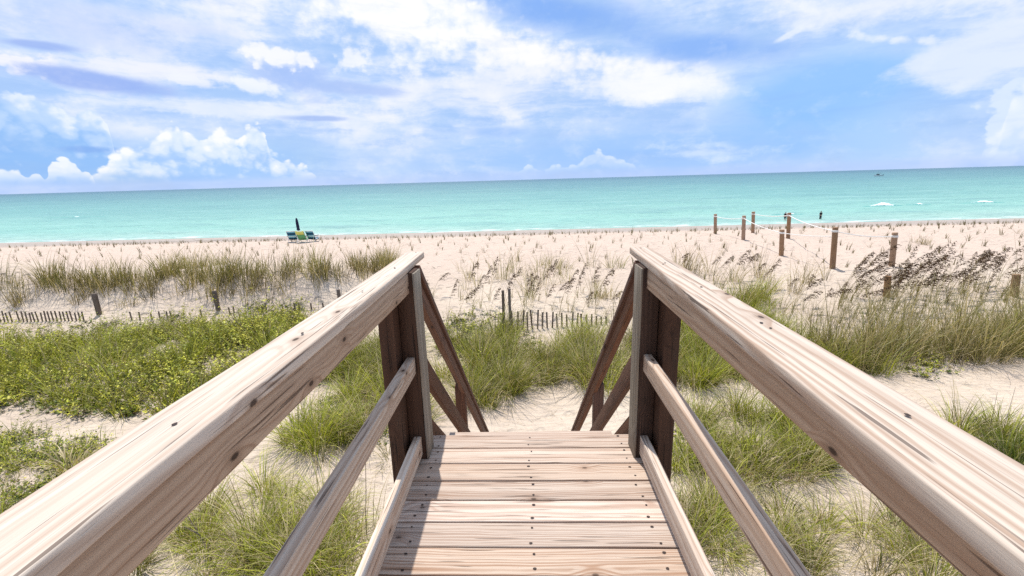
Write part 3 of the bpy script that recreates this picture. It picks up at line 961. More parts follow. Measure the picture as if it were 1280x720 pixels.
# --- leafy green cover on the left
P_field = [(-700, 428), (40, 425), (110, 432), (160, 418), (215, 408), (250, 414), (300, 405), (350, 395), (400, 405), (450, 420), (430, 450), (340, 500), (270, 520), (200, 522), (130, 520), (60, 512), (-700, 520)]
P_strip = [(-500, 398), (60, 412), (120, 402), (160, 410), (230, 395), (310, 388), (370, 385), (360, 410), (200, 425), (0, 425), (-500, 420)]
P_low = [(-700, 560), (0, 545), (60, 552), (130, 560), (190, 580), (200, 620), (150, 660), (60, 700), (-700, 760)]
pts = scatter([P_field], 7.0, 8.5, 18, 26, 0.27, 0.9)
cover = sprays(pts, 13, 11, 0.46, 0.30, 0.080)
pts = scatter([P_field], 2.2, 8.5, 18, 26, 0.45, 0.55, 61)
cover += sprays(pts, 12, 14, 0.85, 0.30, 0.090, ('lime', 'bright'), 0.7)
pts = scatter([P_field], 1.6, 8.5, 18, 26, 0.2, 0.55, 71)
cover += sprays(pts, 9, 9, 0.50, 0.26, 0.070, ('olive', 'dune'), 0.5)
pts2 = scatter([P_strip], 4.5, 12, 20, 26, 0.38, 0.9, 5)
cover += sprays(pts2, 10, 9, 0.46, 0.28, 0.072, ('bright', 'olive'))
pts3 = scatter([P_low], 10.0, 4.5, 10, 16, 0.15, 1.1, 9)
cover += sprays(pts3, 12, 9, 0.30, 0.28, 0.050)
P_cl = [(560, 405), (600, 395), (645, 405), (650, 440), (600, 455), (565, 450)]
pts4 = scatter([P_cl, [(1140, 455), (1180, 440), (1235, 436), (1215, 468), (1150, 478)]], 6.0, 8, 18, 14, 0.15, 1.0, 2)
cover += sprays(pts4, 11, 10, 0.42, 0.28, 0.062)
stuff('ground_cover', cover, 'leaf', 'low leafy yellow green ground cover spreading over the dune')
fg = []
pts = scatter([P_field], 5.0, 8.5, 18, 26, 0.25, 0.6, 3)
fg.append(tufts(pts, 30, 0.66, 0.20, 'bright', 0.08, (0.4, 1.4), 0.45, 0.011))
pts = scatter([P_low], 8.0, 4.5, 10, 16, 0.2, 0.9, 13)
fg.append(tufts(pts, 28, 0.42, 0.16, 'bright', 0.15, (0.5, 1.6), 0.5, 0.008))
stuff('grass', fg, 'blade', 'green grass blades rising through the leafy cover left of the boardwalk')

# --- wiry dune grass on the ridge
P_ridge = [(-700, 372), (-200, 360), (0, 350), (60, 344), (140, 346), (200, 344), (300, 343), (400, 336), (490, 330), (496, 350), (470, 362), (430, 360), (380, 372), (300, 378), (230, 370), (150, 382), (60, 372), (0, 385), (-200, 395), (-700, 410)]
pts = scatter([P_ridge], 9.0, 13, 24, 30, 0.34, 1.4, 21)
rg = [tufts(pts, 18, 0.60, 0.22, 'dune', 0.20, (0.2, 1.1), 0.34, 0.015, (0.2, 0), hvar=0.4)]
pts = scatter([[(-600, 362), (0, 352), (240, 342), (490, 332), (490, 341), (240, 356), (0, 364), (-600, 378)]], 13.0, 13, 24, 30, 0.18, 1.5, 25)
rg.append(tufts(pts, 22, 0.64, 0.25, 'olive', 0.22, (0.2, 1.0), 0.30, 0.015, (0.2, 0), hvar=0.4))
stuff('dune_grass', rg, 'blade', 'brownish green dune grass along the crest of the low ridge')

# --- tall thicket under the sea oats
P_thick = [(985, 438), (1040, 442), (1090, 432), (1130, 428), (1200, 418), (1300, 402), (1700, 350), (1700, 430), (1300, 448), (1240, 458), (1180, 455), (1100, 470), (1040, 464), (995, 452)]
pts = scatter([P_thick], 8.0, 8, 22, 30, 0.26, 1.0, 31)
th = [tufts(pts, 46, 0.95, 0.20, 'olive', 0.38, (0.1, 1.5), 0.42, 0.011, (0.05, 0), hvar=0.45)]
pts = scatter([P_thick], 4.0, 8, 22, 30, 0.2, 1.0, 37)
th.append(tufts(pts, 14, 1.35, 0.25, 'dune', 0.5, (0.0, 0.5), 0.16, 0.010, (0.1, 0), hvar=0.3))
pts = scatter([[(985, 440), (1040, 445), (1110, 450), (1110, 475), (1040, 470), (995, 455)], [(1230, 425), (1300, 405), (1300, 440), (1250, 450)]], 9.0, 8, 22, 16, 0.1, 0.8, 33)
th.append(tufts(pts, 55, 0.75, 0.22, 'bright', 0.10, (0.4, 1.5), 0.45, 0.010))
stuff('dune_grass', th, 'blade', 'tall thicket of upright olive and straw dune grass beneath the sea oats')

# --- thin wiry stems on the open sand between the rails
P_sparse = [(535, 372), (560, 335), (640, 325), (720, 330), (790, 335), (800, 400), (760, 415), (660, 420), (560, 405)]
pts = scatter([P_sparse], 1.4, 11, 24, 10, 0.35, 0.9, 41)
sp = [tufts(pts, 16, 0.75, 0.14, 'olive', 0.35, (0.2, 1.2), 0.35, 0.011)]
pts = scatter([[(840, 345), (900, 335), (1040, 350), (1000, 400), (1000, 430), (930, 385), (850, 350)]], 1.6, 11, 24, 16, 0.3, 0.9, 43)
sp.append(tufts(pts, 18, 0.75, 0.14, 'dune', 0.35, (0.2, 1.2), 0.35, 0.011, (0.2, 0)))
stuff('dune_grass', sp, 'blade', 'thin wiry dune grass scattered on the open sand behind the stairs')

# --- loose grass where the photo no longer looks (beside and behind the frame)
n = 900
x = rng.uniform(-26, 26, n); y = rng.uniform(-6, 14, n)
px, py, z = project(np.stack([x, y, ground(x, y)], -1))
k = (np.abs(x) > 1.6) & ((z < 0.6) | (px < -60) | (px > 1340) | (py > 770)) & (vnoise(x * 0.5, y * 0.5) > -0.2)
stuff('grass', [tufts(np.stack([x[k], y[k]], -1), 40, 0.55, 0.2, 'bright', 0.2, (0.6, 1.9), 0.5, 0.010)], 'blade',
      'loose green beach grass tufts further along the dune')

# --- dead stems lying about on the sand
n = 2600
x = rng.uniform(-14, 14, n); y = rng.uniform(5.2, 17, n)
k = vnoise(x * 0.7 + 5, y * 0.7) > -0.15
x, y = x[k], y[k]; N = len(x)
c = cols('straw', N) * rng.uniform(0.45, 1.0, (N, 1))
stuff('debris_and_shadow_bits', [ribbons(np.stack([x, y, ground(x, y) + 0.012], -1), rng.random(N) * 6.28, rng.uniform(0.08, 0.35, N), np.full(N, 0.007),
                         rng.uniform(-0.2, 0.3, N), rng.uniform(1.35, 1.6, N), c, c, 3)], 'straw', 'scraps of dry grass stem lying on the sand')


n = 1500  # dark strips added on the open sand as painted footprint shadows
x = rng.uniform(-34, 38, n); y = rng.uniform(17, 46, n); N = n
c = cols('dune', N) * rng.uniform(0.3, 0.7, (N, 1))
stuff('debris_and_shadow_bits', [ribbons(np.stack([x, y, ground(x, y) + 0.02], -1), rng.choice([0.0, 3.14], N) + rng.normal(0, 0.5, N), rng.uniform(0.12, 0.5, N), np.full(N, 0.022),
                         rng.uniform(-0.2, 0.3, N), rng.uniform(1.3, 1.6, N), c, c, 3)], 'straw', 'dark strips laid over the open beach as painted footprint shadows')


n = 700
x = rng.uniform(-60, 70, n); y = 58.6 + 1.6 * vnoise(x * 0.09, 0 * x + 2.2) + rng.normal(0, 0.22, n); N = n
k = vnoise(x * 0.14 + 3, 0 * x) > -0.25; x, y = x[k], y[k]; N = len(x)
c = np.array([0.07, 0.05, 0.035]) * rng.uniform(0.5, 1.6, (N, 1))
stuff('debris_and_shadow_bits', [ribbons(np.stack([x, y, ground(x, y) + 0.02], -1), rng.choice([0.0, 3.14], N) + rng.normal(0, 0.5, N), rng.uniform(0.2, 0.9, N), np.full(N, 0.07),
                         rng.uniform(-0.2, 0.3, N), rng.uniform(1.2, 1.6, N), c, c, 3)], 'straw', 'broken dark wrack line of weed along the top of the wet sand')


# --- single clumps one can point at
def clump(name, px, py, spread, n, blades, hgt, pal, dry, label, cat='grass clump', width=0.010, bend=(0.6, 1.8), lift=0.5, wind=(0.1, 0)):
    c = at(px, py)
    a = rng.random(n) * 6.28; r = np.sqrt(rng.random(n)) * spread
    pts = np.stack([c[0] + r * np.cos(a), c[1] + 0.6 * r * np.sin(a)], -1)
    V, Fq, T = tufts(pts, blades, hgt, 0.16, pal, dry, bend, lift, width, wind)
    V = V - np.array(c)
    o = link_mesh(name, np_mesh(name, V, Fq, T), M['blade'], None, Matrix.Translation(c))
    tag(o, label, cat)
    return o


clump('grass_clump', 933, 379, 0.95, 16, 55, 0.75, 'bright', 0.10, 'rounded bright green grass clump alone on sand above the railing', width=0.012)
clump('grass_clump', 1246, 556, 0.75, 16, 70, 0.60, 'bright', 0.08, 'low green grass clump with dark stalks on the bare sand', width=0.009)
clump('grass_clump', 1300, 590, 0.7, 12, 70, 0.58, 'deep', 0.08, 'deep green grass clump at the frame edge beside the bare sand', width=0.009)
clump('grass_clump', 855, 338, 0.5, 6, 22, 0.8, 'dune', 0.3, 'sparse straw coloured clump behind the end of the near handrail', width=0.012, bend=(0.2, 1.0), lift=0.35)
clump('grass_clump', 1152, 305.5, 0.7, 5, 14, 0.45, 'dune', 0.3, 'pale yellowish grass clump alone on the beach beyond the oats', width=0.014, bend=(0.2, 0.9), lift=0.3)
clump('grass_clump', 770, 335, 0.4, 4, 16, 0.7, 'bright', 0.25, 'small yellow green clump on sand beyond the stairs', width=0.012, bend=(0.2, 1.0), lift=0.35)
clump('grass_clump', 760, 372, 0.5, 5, 30, 0.55, 'dune', 0.5, 'spiky dry clump on the sand above the picket fence', width=0.011, bend=(0.2, 1.0), lift=0.6)
clump('dead_grass_tuft', 96, 592, 0.12, 3, 26, 0.50, 'straw', 0.9, 'bleached dead tuft drooping beside the long handrail', 'dead grass', 0.02, (1.6, 2.6), 0.4)

# leafy shrub standing above the cover
c = at(322, 428)
ang = rng.random(14) * 6.28; rr = np.sqrt(rng.random(14)) * 0.9
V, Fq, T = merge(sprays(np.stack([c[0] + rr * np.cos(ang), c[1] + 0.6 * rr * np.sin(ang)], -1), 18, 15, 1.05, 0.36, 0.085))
shrub = empty('shrub', c); tag(shrub, 'tallest rounded leafy green shrub rising from the cover near the handrail', 'shrub')
link_mesh('foliage', np_mesh('foliage', V, Fq, T), M['leaf'], shrub)
bm = bmesh.new()
for k in range(9):
    a = k * 0.7; tube_bm(bm, [c, c + Vector((0.3 * math.cos(a), 0.2 * math.sin(a), 0.35)), c + Vector((0.75 * math.cos(a + 0.2), 0.45 * math.sin(a), 0.75))], [0.012, 0.009, 0.005], 5)
bm_obj('stems', bm, M['picket'], shrub)


# dry twigs and stalks
def twig(px, py, pts, r, label):
    c = at(px, py)
    bm = bmesh.new()
    for line in pts: tube_bm(bm, line, [r * (1 - 0.7 * i / (len(line) - 1)) for i in range(len(line))], 6)
    o = bm_obj('dry_twig', bm, M['picket'], None, Matrix.Translation(c))
    tag(o, label, 'dry twig')


twig(266, 700, [[(0, 0, -0.05), (-0.05, 0, 0.22), (-0.17, 0.02, 0.52), (-0.26, 0.03, 0.74)], [(-0.13, 0.01, 0.42), (-0.30, 0.0, 0.55)], [(-0.05, 0, 0.22), (0.03, 0.02, 0.34)]], 0.012, 'dark dry branching twig in the grass under the long handrail')
twig(458, 668, [[(0, 0, -0.05), (0.02, 0, 0.3), (0.05, 0.05, 0.7), (0.09, 0.08, 1.25), (0.13, 0.1, 1.5)]], 0.008, 'long thin dark stalk rising from the sand between the two lower rails')
twig(118, 640, [[(0, 0, -0.05), (-0.05, 0, 0.35), (-0.14, 0.02, 0.75), (-0.2, 0.02, 0.95)], [(-0.1, 0, 0.55), (0.0, 0, 0.72)]], 0.007, 'thin bare stalk in the low leafy patch beside the near handrail')
twig(896, 545, [[(0, 0, -0.05), (0.0, 0, 0.4), (0.02, 0.03, 0.85)], [(0.0, 0, 0.4), (0.16, 0.02, 0.75)], [(0, 0, 0.3), (-0.15, 0, 0.6)]], 0.007, 'dark forked dry stalk by the sandy gap behind the post')
for k, (px, py, dx, h) in enumerate(((1233, 552, 0.0, 1.0), (1250, 552, 0.05, 1.1), (1262, 556, 0.22, 0.9))):
    twig(px, py, [[(0, 0, -0.05), (dx * 0.3, 0, h * 0.5), (dx, 0.02, h)]], 0.006,
         ('straight dark stalk at the inland side of the green clump', 'tallest dark stalk in the middle of the green clump', 'slanting dark stalk leaning away over the green clump')[k])


# --- sea oats
def oat_meshes(lean, hgt, seed):
    r = np.random.default_rng(seed)
    # stalk curve
    n = 10; ang = 0.05 + lean * 0.15; p = np.zeros(3); line = [p.copy()]
    for i in range(n):
        ang += lean * (0.10 if i < 6 else 0.24)
        p = p + np.array([math.sin(ang), 0.15 * math.sin(ang), math.cos(ang)]) * hgt / n
        line.append(p.copy())
    line = np.array(line)
    parts = []
    # stalk as two crossed ribbons
    for ax in ((1, 0, 0), (0, 1, 0)):
        w = np.linspace(0.0055, 0.003, n + 1)[:, None] * np.array(ax)
        V = np.stack([line - w, line + w], 1).reshape(-1, 3)
        s = np.arange(n) * 2
        Fq = np.stack([s, s + 1, s + 3, s + 2], -1)
        parts.append((V, Fq, np.tile(np.array([[0.30, 0.24, 0.12]]), (len(V), 1))))
    m = 9
    c = cols('olive', m); c2 = cols('straw', m)
    parts.append(ribbons(np.zeros((m, 3)) + r.normal(0, 0.02, (m, 3)) * np.array([1, 1, 0]), r.normal(0.0, 1.3, m), r.uniform(0.5, 0.95, m), np.full(m, 0.010),
                         r.uniform(0.6, 1.9, m), np.abs(r.normal(0.2, 0.2, m)), c, c2, 5))
    stem = merge(parts)
    # seed head: branchlets drooping down-wind from the last third of the stalk
    Vs = []
    T = []
    L = 0.62
    a, b = line[6], line[-1]
    nb = 20
    for i in range(nb):
        t = i / (nb - 1)
        q = t * (n - 6) + 6
        j = min(int(q), n - 1)
        base = line[j] + (line[j + 1] - line[j]) * (q - j)
        bl = (0.25 - 0.13 * t) * r.uniform(0.7, 1.15)
        axd = line[j + 1] - line[j]; axd = axd / np.linalg.norm(axd)
        d = axd * 0.85 + np.array([0.30 + r.normal(0, 0.22), r.normal(0, 0.30), -0.22 + r.normal(0, 0.18)])
        d /= np.linalg.norm(d)
        for k in range(6):
            f = (k + 0.5) / 6
            c0 = base + d * bl * f + np.array([0, 0, -0.06 * f * f * (1 + lean)])
            dd = d + np.array([0.1, 0, -0.45]) + r.normal(0, 0.35, 3); dd /= np.linalg.norm(dd)
            ss = np.cross(dd, r.normal(0, 1, 3)); ss /= np.linalg.norm(ss)
            l = r.uniform(0.045, 0.075); w = l * 0.20
            Vs += [c0, c0 + dd * l * 0.5 + ss * w, c0 + dd * l, c0 + dd * l * 0.5 - ss * w]
            tc = np.array([0.105, 0.062, 0.038]) * r.uniform(0.4, 1.6)
            T += [tc] * 4
    head = (np.array(Vs), np.arange(len(Vs)).reshape(-1, 4), np.array(T))
    return stem, head


def make_oat(lean, hgt, seed):
    root = empty('sea_oat', (0, 0, 0))
    s, h = oat_meshes(lean, hgt, seed)
    link_mesh('stalk', np_mesh('stalk', *s), M['blade'], root)
    link_mesh('seed_sprays', np_mesh('seed_sprays', *h), M['straw'], root)
    return root


def oats(spots, protos, label, group, rz=(-0.5, 0.5), sc_=(0.8, 1.15)):
    for i, (px, py) in enumerate(spots):
        pr = protos[i % len(protos)]
        o = pr if not pr.get('label') else copy_tree(pr)
        p = at(px, py)
        o.location = p - Vector((0, 0, 0.03)); o.rotation_euler = (0, 0, random.uniform(*rz))
        s = random.uniform(*sc_); o.scale = (s, s, s)
        tag(o, label, 'sea oat', group)


def rand_spots(n, xr, yr, slope=0.0):
    return [(x, random.uniform(*yr) + slope * (x - xr[0])) for x in (random.uniform(*xr) for _ in range(n))]


oats([(590, 392), (601, 385), (571, 405), (612, 398), (583, 378), (560, 398), (640, 372), (655, 382), (673, 376), (683, 370), (690, 388), (699, 395), (708, 379), (716, 390), (722, 372), (735, 384), (744, 392),
      (665, 398), (678, 402), (629, 392), (650, 402), (612, 376), (757, 398), (726, 402)],
     [make_oat(l, h, 100 + i) for i, (l, h) in enumerate(((0.35, 1.55), (0.25, 1.65), (0.55, 1.45), (0.3, 1.35)))],
     'sea oat with dark upright seed head on the sand between the stair rails', 'sea oats between the stair rails', (-1.2, 1.2))
oats([(880, 352), (893, 356), (903, 360), (912, 352), (925, 356), (938, 362), (948, 368), (958, 362), (975, 384), (990, 392), (1003, 388), (1010, 400), (985, 404), (1025, 396), (1037, 402)],
     [make_oat(l, h, 200 + i) for i, (l, h) in enumerate(((0.6, 1.4), (0.45, 1.25), (0.75, 1.55)))],
     'sea oat with nodding brown seed head around the lone clump above the railing', 'sea oats round the lone green clump', (-0.6, 0.6))
oats(rand_spots(125, (1045, 1320), (368, 408), -0.10),
     [make_oat(l, h, 300 + i) for i, (l, h) in enumerate(((0.55, 1.75), (0.68, 1.9), (0.45, 1.6), (0.62, 1.55), (0.5, 2.05), (0.75, 1.7)))],
     'sea oat with heavy brown plume blown sideways over the tall thicket', 'sea oats of the tall thicket', (-0.45, 0.45))
oats([(515, 385), (528, 380), (541, 372), (850, 345), (843, 338)],
     [make_oat(l, h, 400 + i) for i, (l, h) in enumerate(((0.6, 1.3), (0.4, 1.2)))],
     'small sea oat with dark seed head showing just beside an end post', 'sea oats beside the end posts', (-1, 1), (0.75, 0.95))


# --- planted sprigs in rows on the beach
def sprig_mesh(seed, tint=True):
    global rng
    keep = rng; rng = np.random.default_rng(seed)
    m = int(rng.integers(5, 9))
    c = cols('dune', m) * 0.75
    r = ribbons(np.stack([rng.normal(0, 0.04, m), rng.normal(0, 0.04, m), np.full(m, -0.02)], -1), rng.normal(0, 1.2, m), rng.uniform(0.22, 0.46, m), np.full(m, 0.018),
                rng.uniform(0.1, 0.9, m), np.abs(rng.normal(0.1, 0.25, m)), c, c * 1.15, 4)
    rng = keep
    return r


sprigs = [sprig_mesh(900 + i) for i in range(8)]
smesh = [np_mesh('sprig', *s) for s in sprigs]
for m_ in smesh: m_.materials.append(M['blade'])
spots = []
y = 19.5
while y < 50:
    xx = -46.0 + random.uniform(0, 1.5)
    while xx < 52:
        x_, y_ = xx + random.uniform(-0.25, 0.25), y + random.uniform(-0.3, 0.3)
        px, py, z = project(np.array([[x_, y_, float(ground(x_, y_))]]))
        if -20 < px[0] < 1300 and not (y_ < 25 and x_ < -4) and random.random() < 0.86: spots.append((x_, y_, z[0]))
        xx += 1.5
    y += 1.45 + 0.02 * (y - 19)
spots.sort(key=lambda s: s[2])
rest = []
for i, (x_, y_, z) in enumerate(spots):
    g = float(ground(x_, y_)); a = random.uniform(0, 6.28); s = random.uniform(0.7, 1.25)
    if i < 300:
        o = bpy.data.objects.new('beach_grass_sprig', smesh[i % 8]); col.objects.link(o)
        o.location = (x_, y_, g); o.rotation_euler = (0, 0, a); o.scale = (s, s, s)
        tag(o, 'small planted sprig of dune grass in the rows on open beach sand', 'grass sprig', 'sprigs planted in rows on the beach')
    else:
        v, f, t = sprigs[i % 8]
        ca, sa = math.cos(a) * s, math.sin(a) * s
        rest.append((np.stack([v[:, 0] * ca - v[:, 1] * sa + x_, v[:, 0] * sa + v[:, 1] * ca + y_, v[:, 2] * s + g], -1), f, t))
print('sprigs', len(spots))
if rest: stuff('grass', rest, 'blade', 'farther rows of tiny planted grass sprigs towards the water')


# ------------------------------------------------------------------ beach chairs, umbrella, bag
def beach_chair(p, rz, fabric, label, towel=None):
    root = empty('beach_chair', p); root.rotation_euler = (0, 0, rz)
    tag(root, label, 'beach chair')
    Mw = Matrix.Translation(p) @ Matrix.Rotation(rz, 4, 'Z')
    W = 0.31
    bm = bmesh.new()
    for s in (-1, 1):
        tube_bm(bm, [(s * W, -0.42, 0.86), (s * W, -0.05, 0.20), (s * W, 0.42, 0.30)], 0.014, 8)
        tube_bm(bm, [(s * W, -0.30, 0.0), (s * W, 0.05, 0.46)], 0.014, 8)
        tube_bm(bm, [(s * W, 0.34, 0.0), (s * W, 0.12, 0.46)], 0.014, 8)
    tube_bm(bm, [(-W, -0.42, 0.86), (W, -0.42, 0.86)], 0.014, 8)
    tube_bm(bm, [(-W, 0.42, 0.30), (W, 0.42, 0.30)], 0.014, 8)
    tube_bm(bm, [(-W, -0.30, 0.0), (W, -0.30, 0.0)], 0.014, 8)
    bm_obj('frame', bm, M['white_metal'], root, Mw)
    for s in (-1, 1):
        bm = bmesh.new(); tube_bm(bm, [(s * W * 1.06, -0.24, 0.475), (s * W * 1.06, 0.28, 0.475)], 0.024, 8)
        bm_obj('arm', bm, M['dark_hull'], root, Mw)

    def sling(name, pts, mat):
        bm = bmesh.new(); rows = []
        for (y, z) in pts:
            rows.append([bm.verts.new((x * W * 0.97, y + 0.03 * (1 - x * x), z - 0.03 * (1 - x * x))) for x in (-1, -0.5, 0, 0.5, 1)])
        for a, b in zip(rows[:-1], rows[1:]):
            for j in range(4): bm.faces.new((a[j], a[j + 1], b[j + 1], b[j]))
        o = bm_obj(name, bm, mat, root, Mw)
        sol = o.modifiers.new('thick', 'SOLIDIFY'); sol.thickness = 0.012
    sling('backrest', [(-0.42, 0.87), (-0.30, 0.65), (-0.18, 0.43), (-0.06, 0.22)], fabric)
    sling('seat', [(-0.05, 0.21), (0.1, 0.20), (0.28, 0.24), (0.42, 0.30)], fabric)
    if towel is not None: sling('towel', [(-0.38, 0.62), (-0.445, 0.75), (-0.45, 0.885), (-0.41, 0.895), (-0.36, 0.80)], towel)
    return root


for px, py, fab, rz, tw, lab in ((367.5, 302.5, M['stripes'], 0.12, None, 'striped teal and navy beach chair standing left of the green one'),
                                 (379.5, 302.8, M['green_canvas'], 0.0, M['yellow_canvas'], 'green beach chair with yellow top, middle of the three chairs'),
                                 (391.5, 302.0, M['stripes'], -0.1, None, 'striped teal and navy beach chair nearest the small dark bag')):
    beach_chair(at(px, py), rz, fab, lab, tw)
p = at(375.3, 300.5)
um = empty('beach_umbrella', p); tag(um, 'closed dark navy beach umbrella standing behind three beach chairs', 'umbrella')
hU = px_height(p, 375, 272.5)
bm = bmesh.new(); tube_bm(bm, [p - Vector((0, 0, 0.3)), p + Vector((-0.05, 0, hU * 0.5)), p + Vector((-0.09, 0, hU))], 0.02, 8)
bm_obj('pole', bm, M['white_metal'], um)
bm = bmesh.new(); rows = []
for t, r in ((0.0, 0.07), (0.03, 0.15), (0.10, 0.17), (0.2, 0.13), (0.3, 0.155), (0.55, 0.15), (0.8, 0.12), (0.95, 0.07), (1.0, 0.015)):
    zc_ = hU * (0.44 + 0.57 * t); row = []
    for q in range(16):
        a = q * 2 * math.pi / 16; rr_ = r * (1.0 if q % 2 else 0.74)
        row.append(bm.verts.new(p + Vector((-0.035 - 0.065 * t + rr_ * math.cos(a + t), rr_ * math.sin(a + t), zc_))))
    rows.append(row)
for a, b in zip(rows[:-1], rows[1:]):
    for q in range(16): bm.faces.new((a[q], a[(q + 1) % 16], b[(q + 1) % 16], b[q]))
bm.faces.new(rows[0]); bm.faces.new(rows[-1])
bm_obj('canopy', bm, M['navy'], um)


def lump(name, p, size, mat, label, cat, seed):
    bm = bmesh.new()
    bmesh.ops.create_icosphere(bm, subdivisions=3, radius=1.0)
    for v in bm.verts:
        k = 1 + 0.25 * float(vnoise(v.co.x * 2 + seed, v.co.y * 2 + v.co.z * 1.7))
        v.co = Vector((v.co.x * size[0] * k, v.co.y * size[1] * k, max(v.co.z, -0.5) * size[2] * k))
    for f in bm.faces: f.smooth = True
    return tag(bm_obj(name, bm, mat, None, Matrix.Translation(p + Vector((0, 0, size[2] * 0.45)))), label, cat)


p = at(397, 299)
bag = lump('beach_bag', p, (0.2, 0.14, 0.2), M['black_cloth'], 'small dark bag on the sand beside the beach chairs', 'bag', 3)
bm = bmesh.new(); tube_bm(bm, [p + Vector((0.1 * math.cos(a), 0, 0.25 + 0.17 * math.sin(a))) for a in np.linspace(0, math.pi, 9)], 0.012, 6)
bm_obj('handle', bm, M['black_cloth'], bag)
lump('seaweed_clump', at(1170.5, 270.5), (0.5, 0.3, 0.16), M['weed'], 'small dark seaweed heap lying at the water edge', 'seaweed', 8)


# ------------------------------------------------------------------ people at the water's edge
def skin_obj(name, verts, edges, mat, parent, Mw, lvl=2):
    bm = bmesh.new(); lay = bm.verts.layers.skin.verify()
    vs = []
    for i, (x, y, z, rx, ry) in enumerate(verts):
        v = bm.verts.new((x, y, z)); v[lay].radius = (rx, ry); v[lay].use_root = (i == 0); vs.append(v)
    for a, b in edges: bm.edges.new((vs[a], vs[b]))
    me = bpy.data.meshes.new(name); bm.to_mesh(me); bm.free()
    o = link_mesh(name, me, mat, parent, Mw)
    sk = o.modifiers.new('skin', 'SKIN'); sk.use_smooth_shade = True
    sb = o.modifiers.new('sub', 'SUBSURF'); sb.levels = lvl; sb.render_levels = lvl
    return o


def person(p, rz, top, bottom, label, long_legs, arm_bend):
    root = empty('person', p); root.rotation_euler = (0, 0, rz); tag(root, label, 'person')
    Mw = Matrix.Translation(p) @ Matrix.Rotation(rz, 4, 'Z')
    # joints: x right, y forward, z up (1.72 m)
    B = [(0, 0, 0.95, .13, .10), (0, 0.0, 1.12, .12, .09), (0, 0.0, 1.34, .155, .10), (0, 0.0, 1.46, .07, .065), (0, 0.01, 1.53, .058, .058), (0, 0.02, 1.61, .082, .095), (0, 0.015, 1.70, .06, .075)]
    E_ = [(0, 1), (1, 2), (2, 3), (3, 4), (4, 5), (5, 6)]
    for s in (-1, 1):
        i = len(B)
        B += [(s * 0.17, 0, 1.40, .055, .055), (s * 0.235, -0.02, 1.13, .042, .042), (s * (0.235 - 0.13 * arm_bend), 0.04 + 0.18 * arm_bend, 0.90 + 0.12 * arm_bend, .032, .032), (s * (0.23 - 0.16 * arm_bend), 0.06 + 0.24 * arm_bend, 0.81 + 0.17 * arm_bend, .026, .04)]
        E_ += [(2, i), (i, i + 1), (i + 1, i + 2), (i + 2, i + 3)]
        i = len(B)
        B += [(s * 0.09, 0.0, 0.86, .085, .085), (s * 0.105, 0.015, 0.50, .058, .058), (s * 0.115, -0.01, 0.10, .038, .038), (s * 0.12, 0.05, 0.03, .04, .03), (s * 0.13, 0.14, 0.02, .035, .02)]
        E_ += [(0, i), (i, i + 1), (i + 1, i + 2), (i + 2, i + 3), (i + 3, i + 4)]
    skin_obj('body', B, E_, M['skin'], root, Mw)
    S = [(0, 0, 1.00, .155, .125), (0, 0, 1.14, .145, .112), (0, 0, 1.36, .175, .12), (0, 0, 1.45, .08, .075)]
    Es = [(0, 1), (1, 2), (2, 3)]
    for s in (-1, 1):
        i = len(S)
        S += [(s * 0.175, 0, 1.41, .072, .072), (s * 0.225, -0.015, 1.20, .062, .062)]
        Es += [(2, i), (i, i + 1)]
    skin_obj('shirt', S, Es, top, root, Mw)
    T = [(0, 0, 0.98, .15, .122)]
    Et = []
    zl = 0.12 if long_legs else 0.52
    for s in (-1, 1):
        i = len(T)
        T += [(s * 0.09, 0, 0.86, .102, .102), (s * 0.105, 0.012, 0.54 if long_legs else 0.70, .082, .082), (s * 0.115, 0.0, zl, .068, .068)]
        Et += [(0, i), (i, i + 1), (i + 1, i + 2)]
    skin_obj('trousers' if long_legs else 'shorts', T, Et, bottom, root, Mw)
    skin_obj('hair', [(0, -0.012, 1.63, .09, .10), (0, 0.0, 1.70, .078, .092), (0, 0.005, 1.735, .045, .055)], [(0, 1), (1, 2)], M['hair'], root, Mw)
    # face
    bm = bmesh.new()
    for s in (-1, 1):
        m_ = Matrix.Translation(Vector((s * 0.034, 0.098, 1.615)))
        bmesh.ops.create_uvsphere(bm, u_segments=8, v_segments=6, radius=0.011, matrix=m_)
    bm_obj('eyes', bm, M['hair'], root, Mw)
    bm = bmesh.new(); bmesh.ops.create_cone(bm, cap_ends=True, segments=8, radius1=0.018, radius2=0.006, depth=0.035, matrix=Matrix.Translation(Vector((0, 0.115, 1.59))) @ Matrix.Rotation(R(-70), 4, 'X'))
    bm_obj('nose', bm, M['skin'], root, Mw)


p = at(1025, 276.3); person(p, 0.1, M['black_cloth'], M['grey_cloth'], 'person in dark top and long dark trousers standing alone facing the sea', True, 0.9)
p = at(981, 277.6); person(p, -0.2, M['red_cloth'], M['black_cloth'], 'person in dark clothes standing at the water behind a rope fence post', False, 0.2)

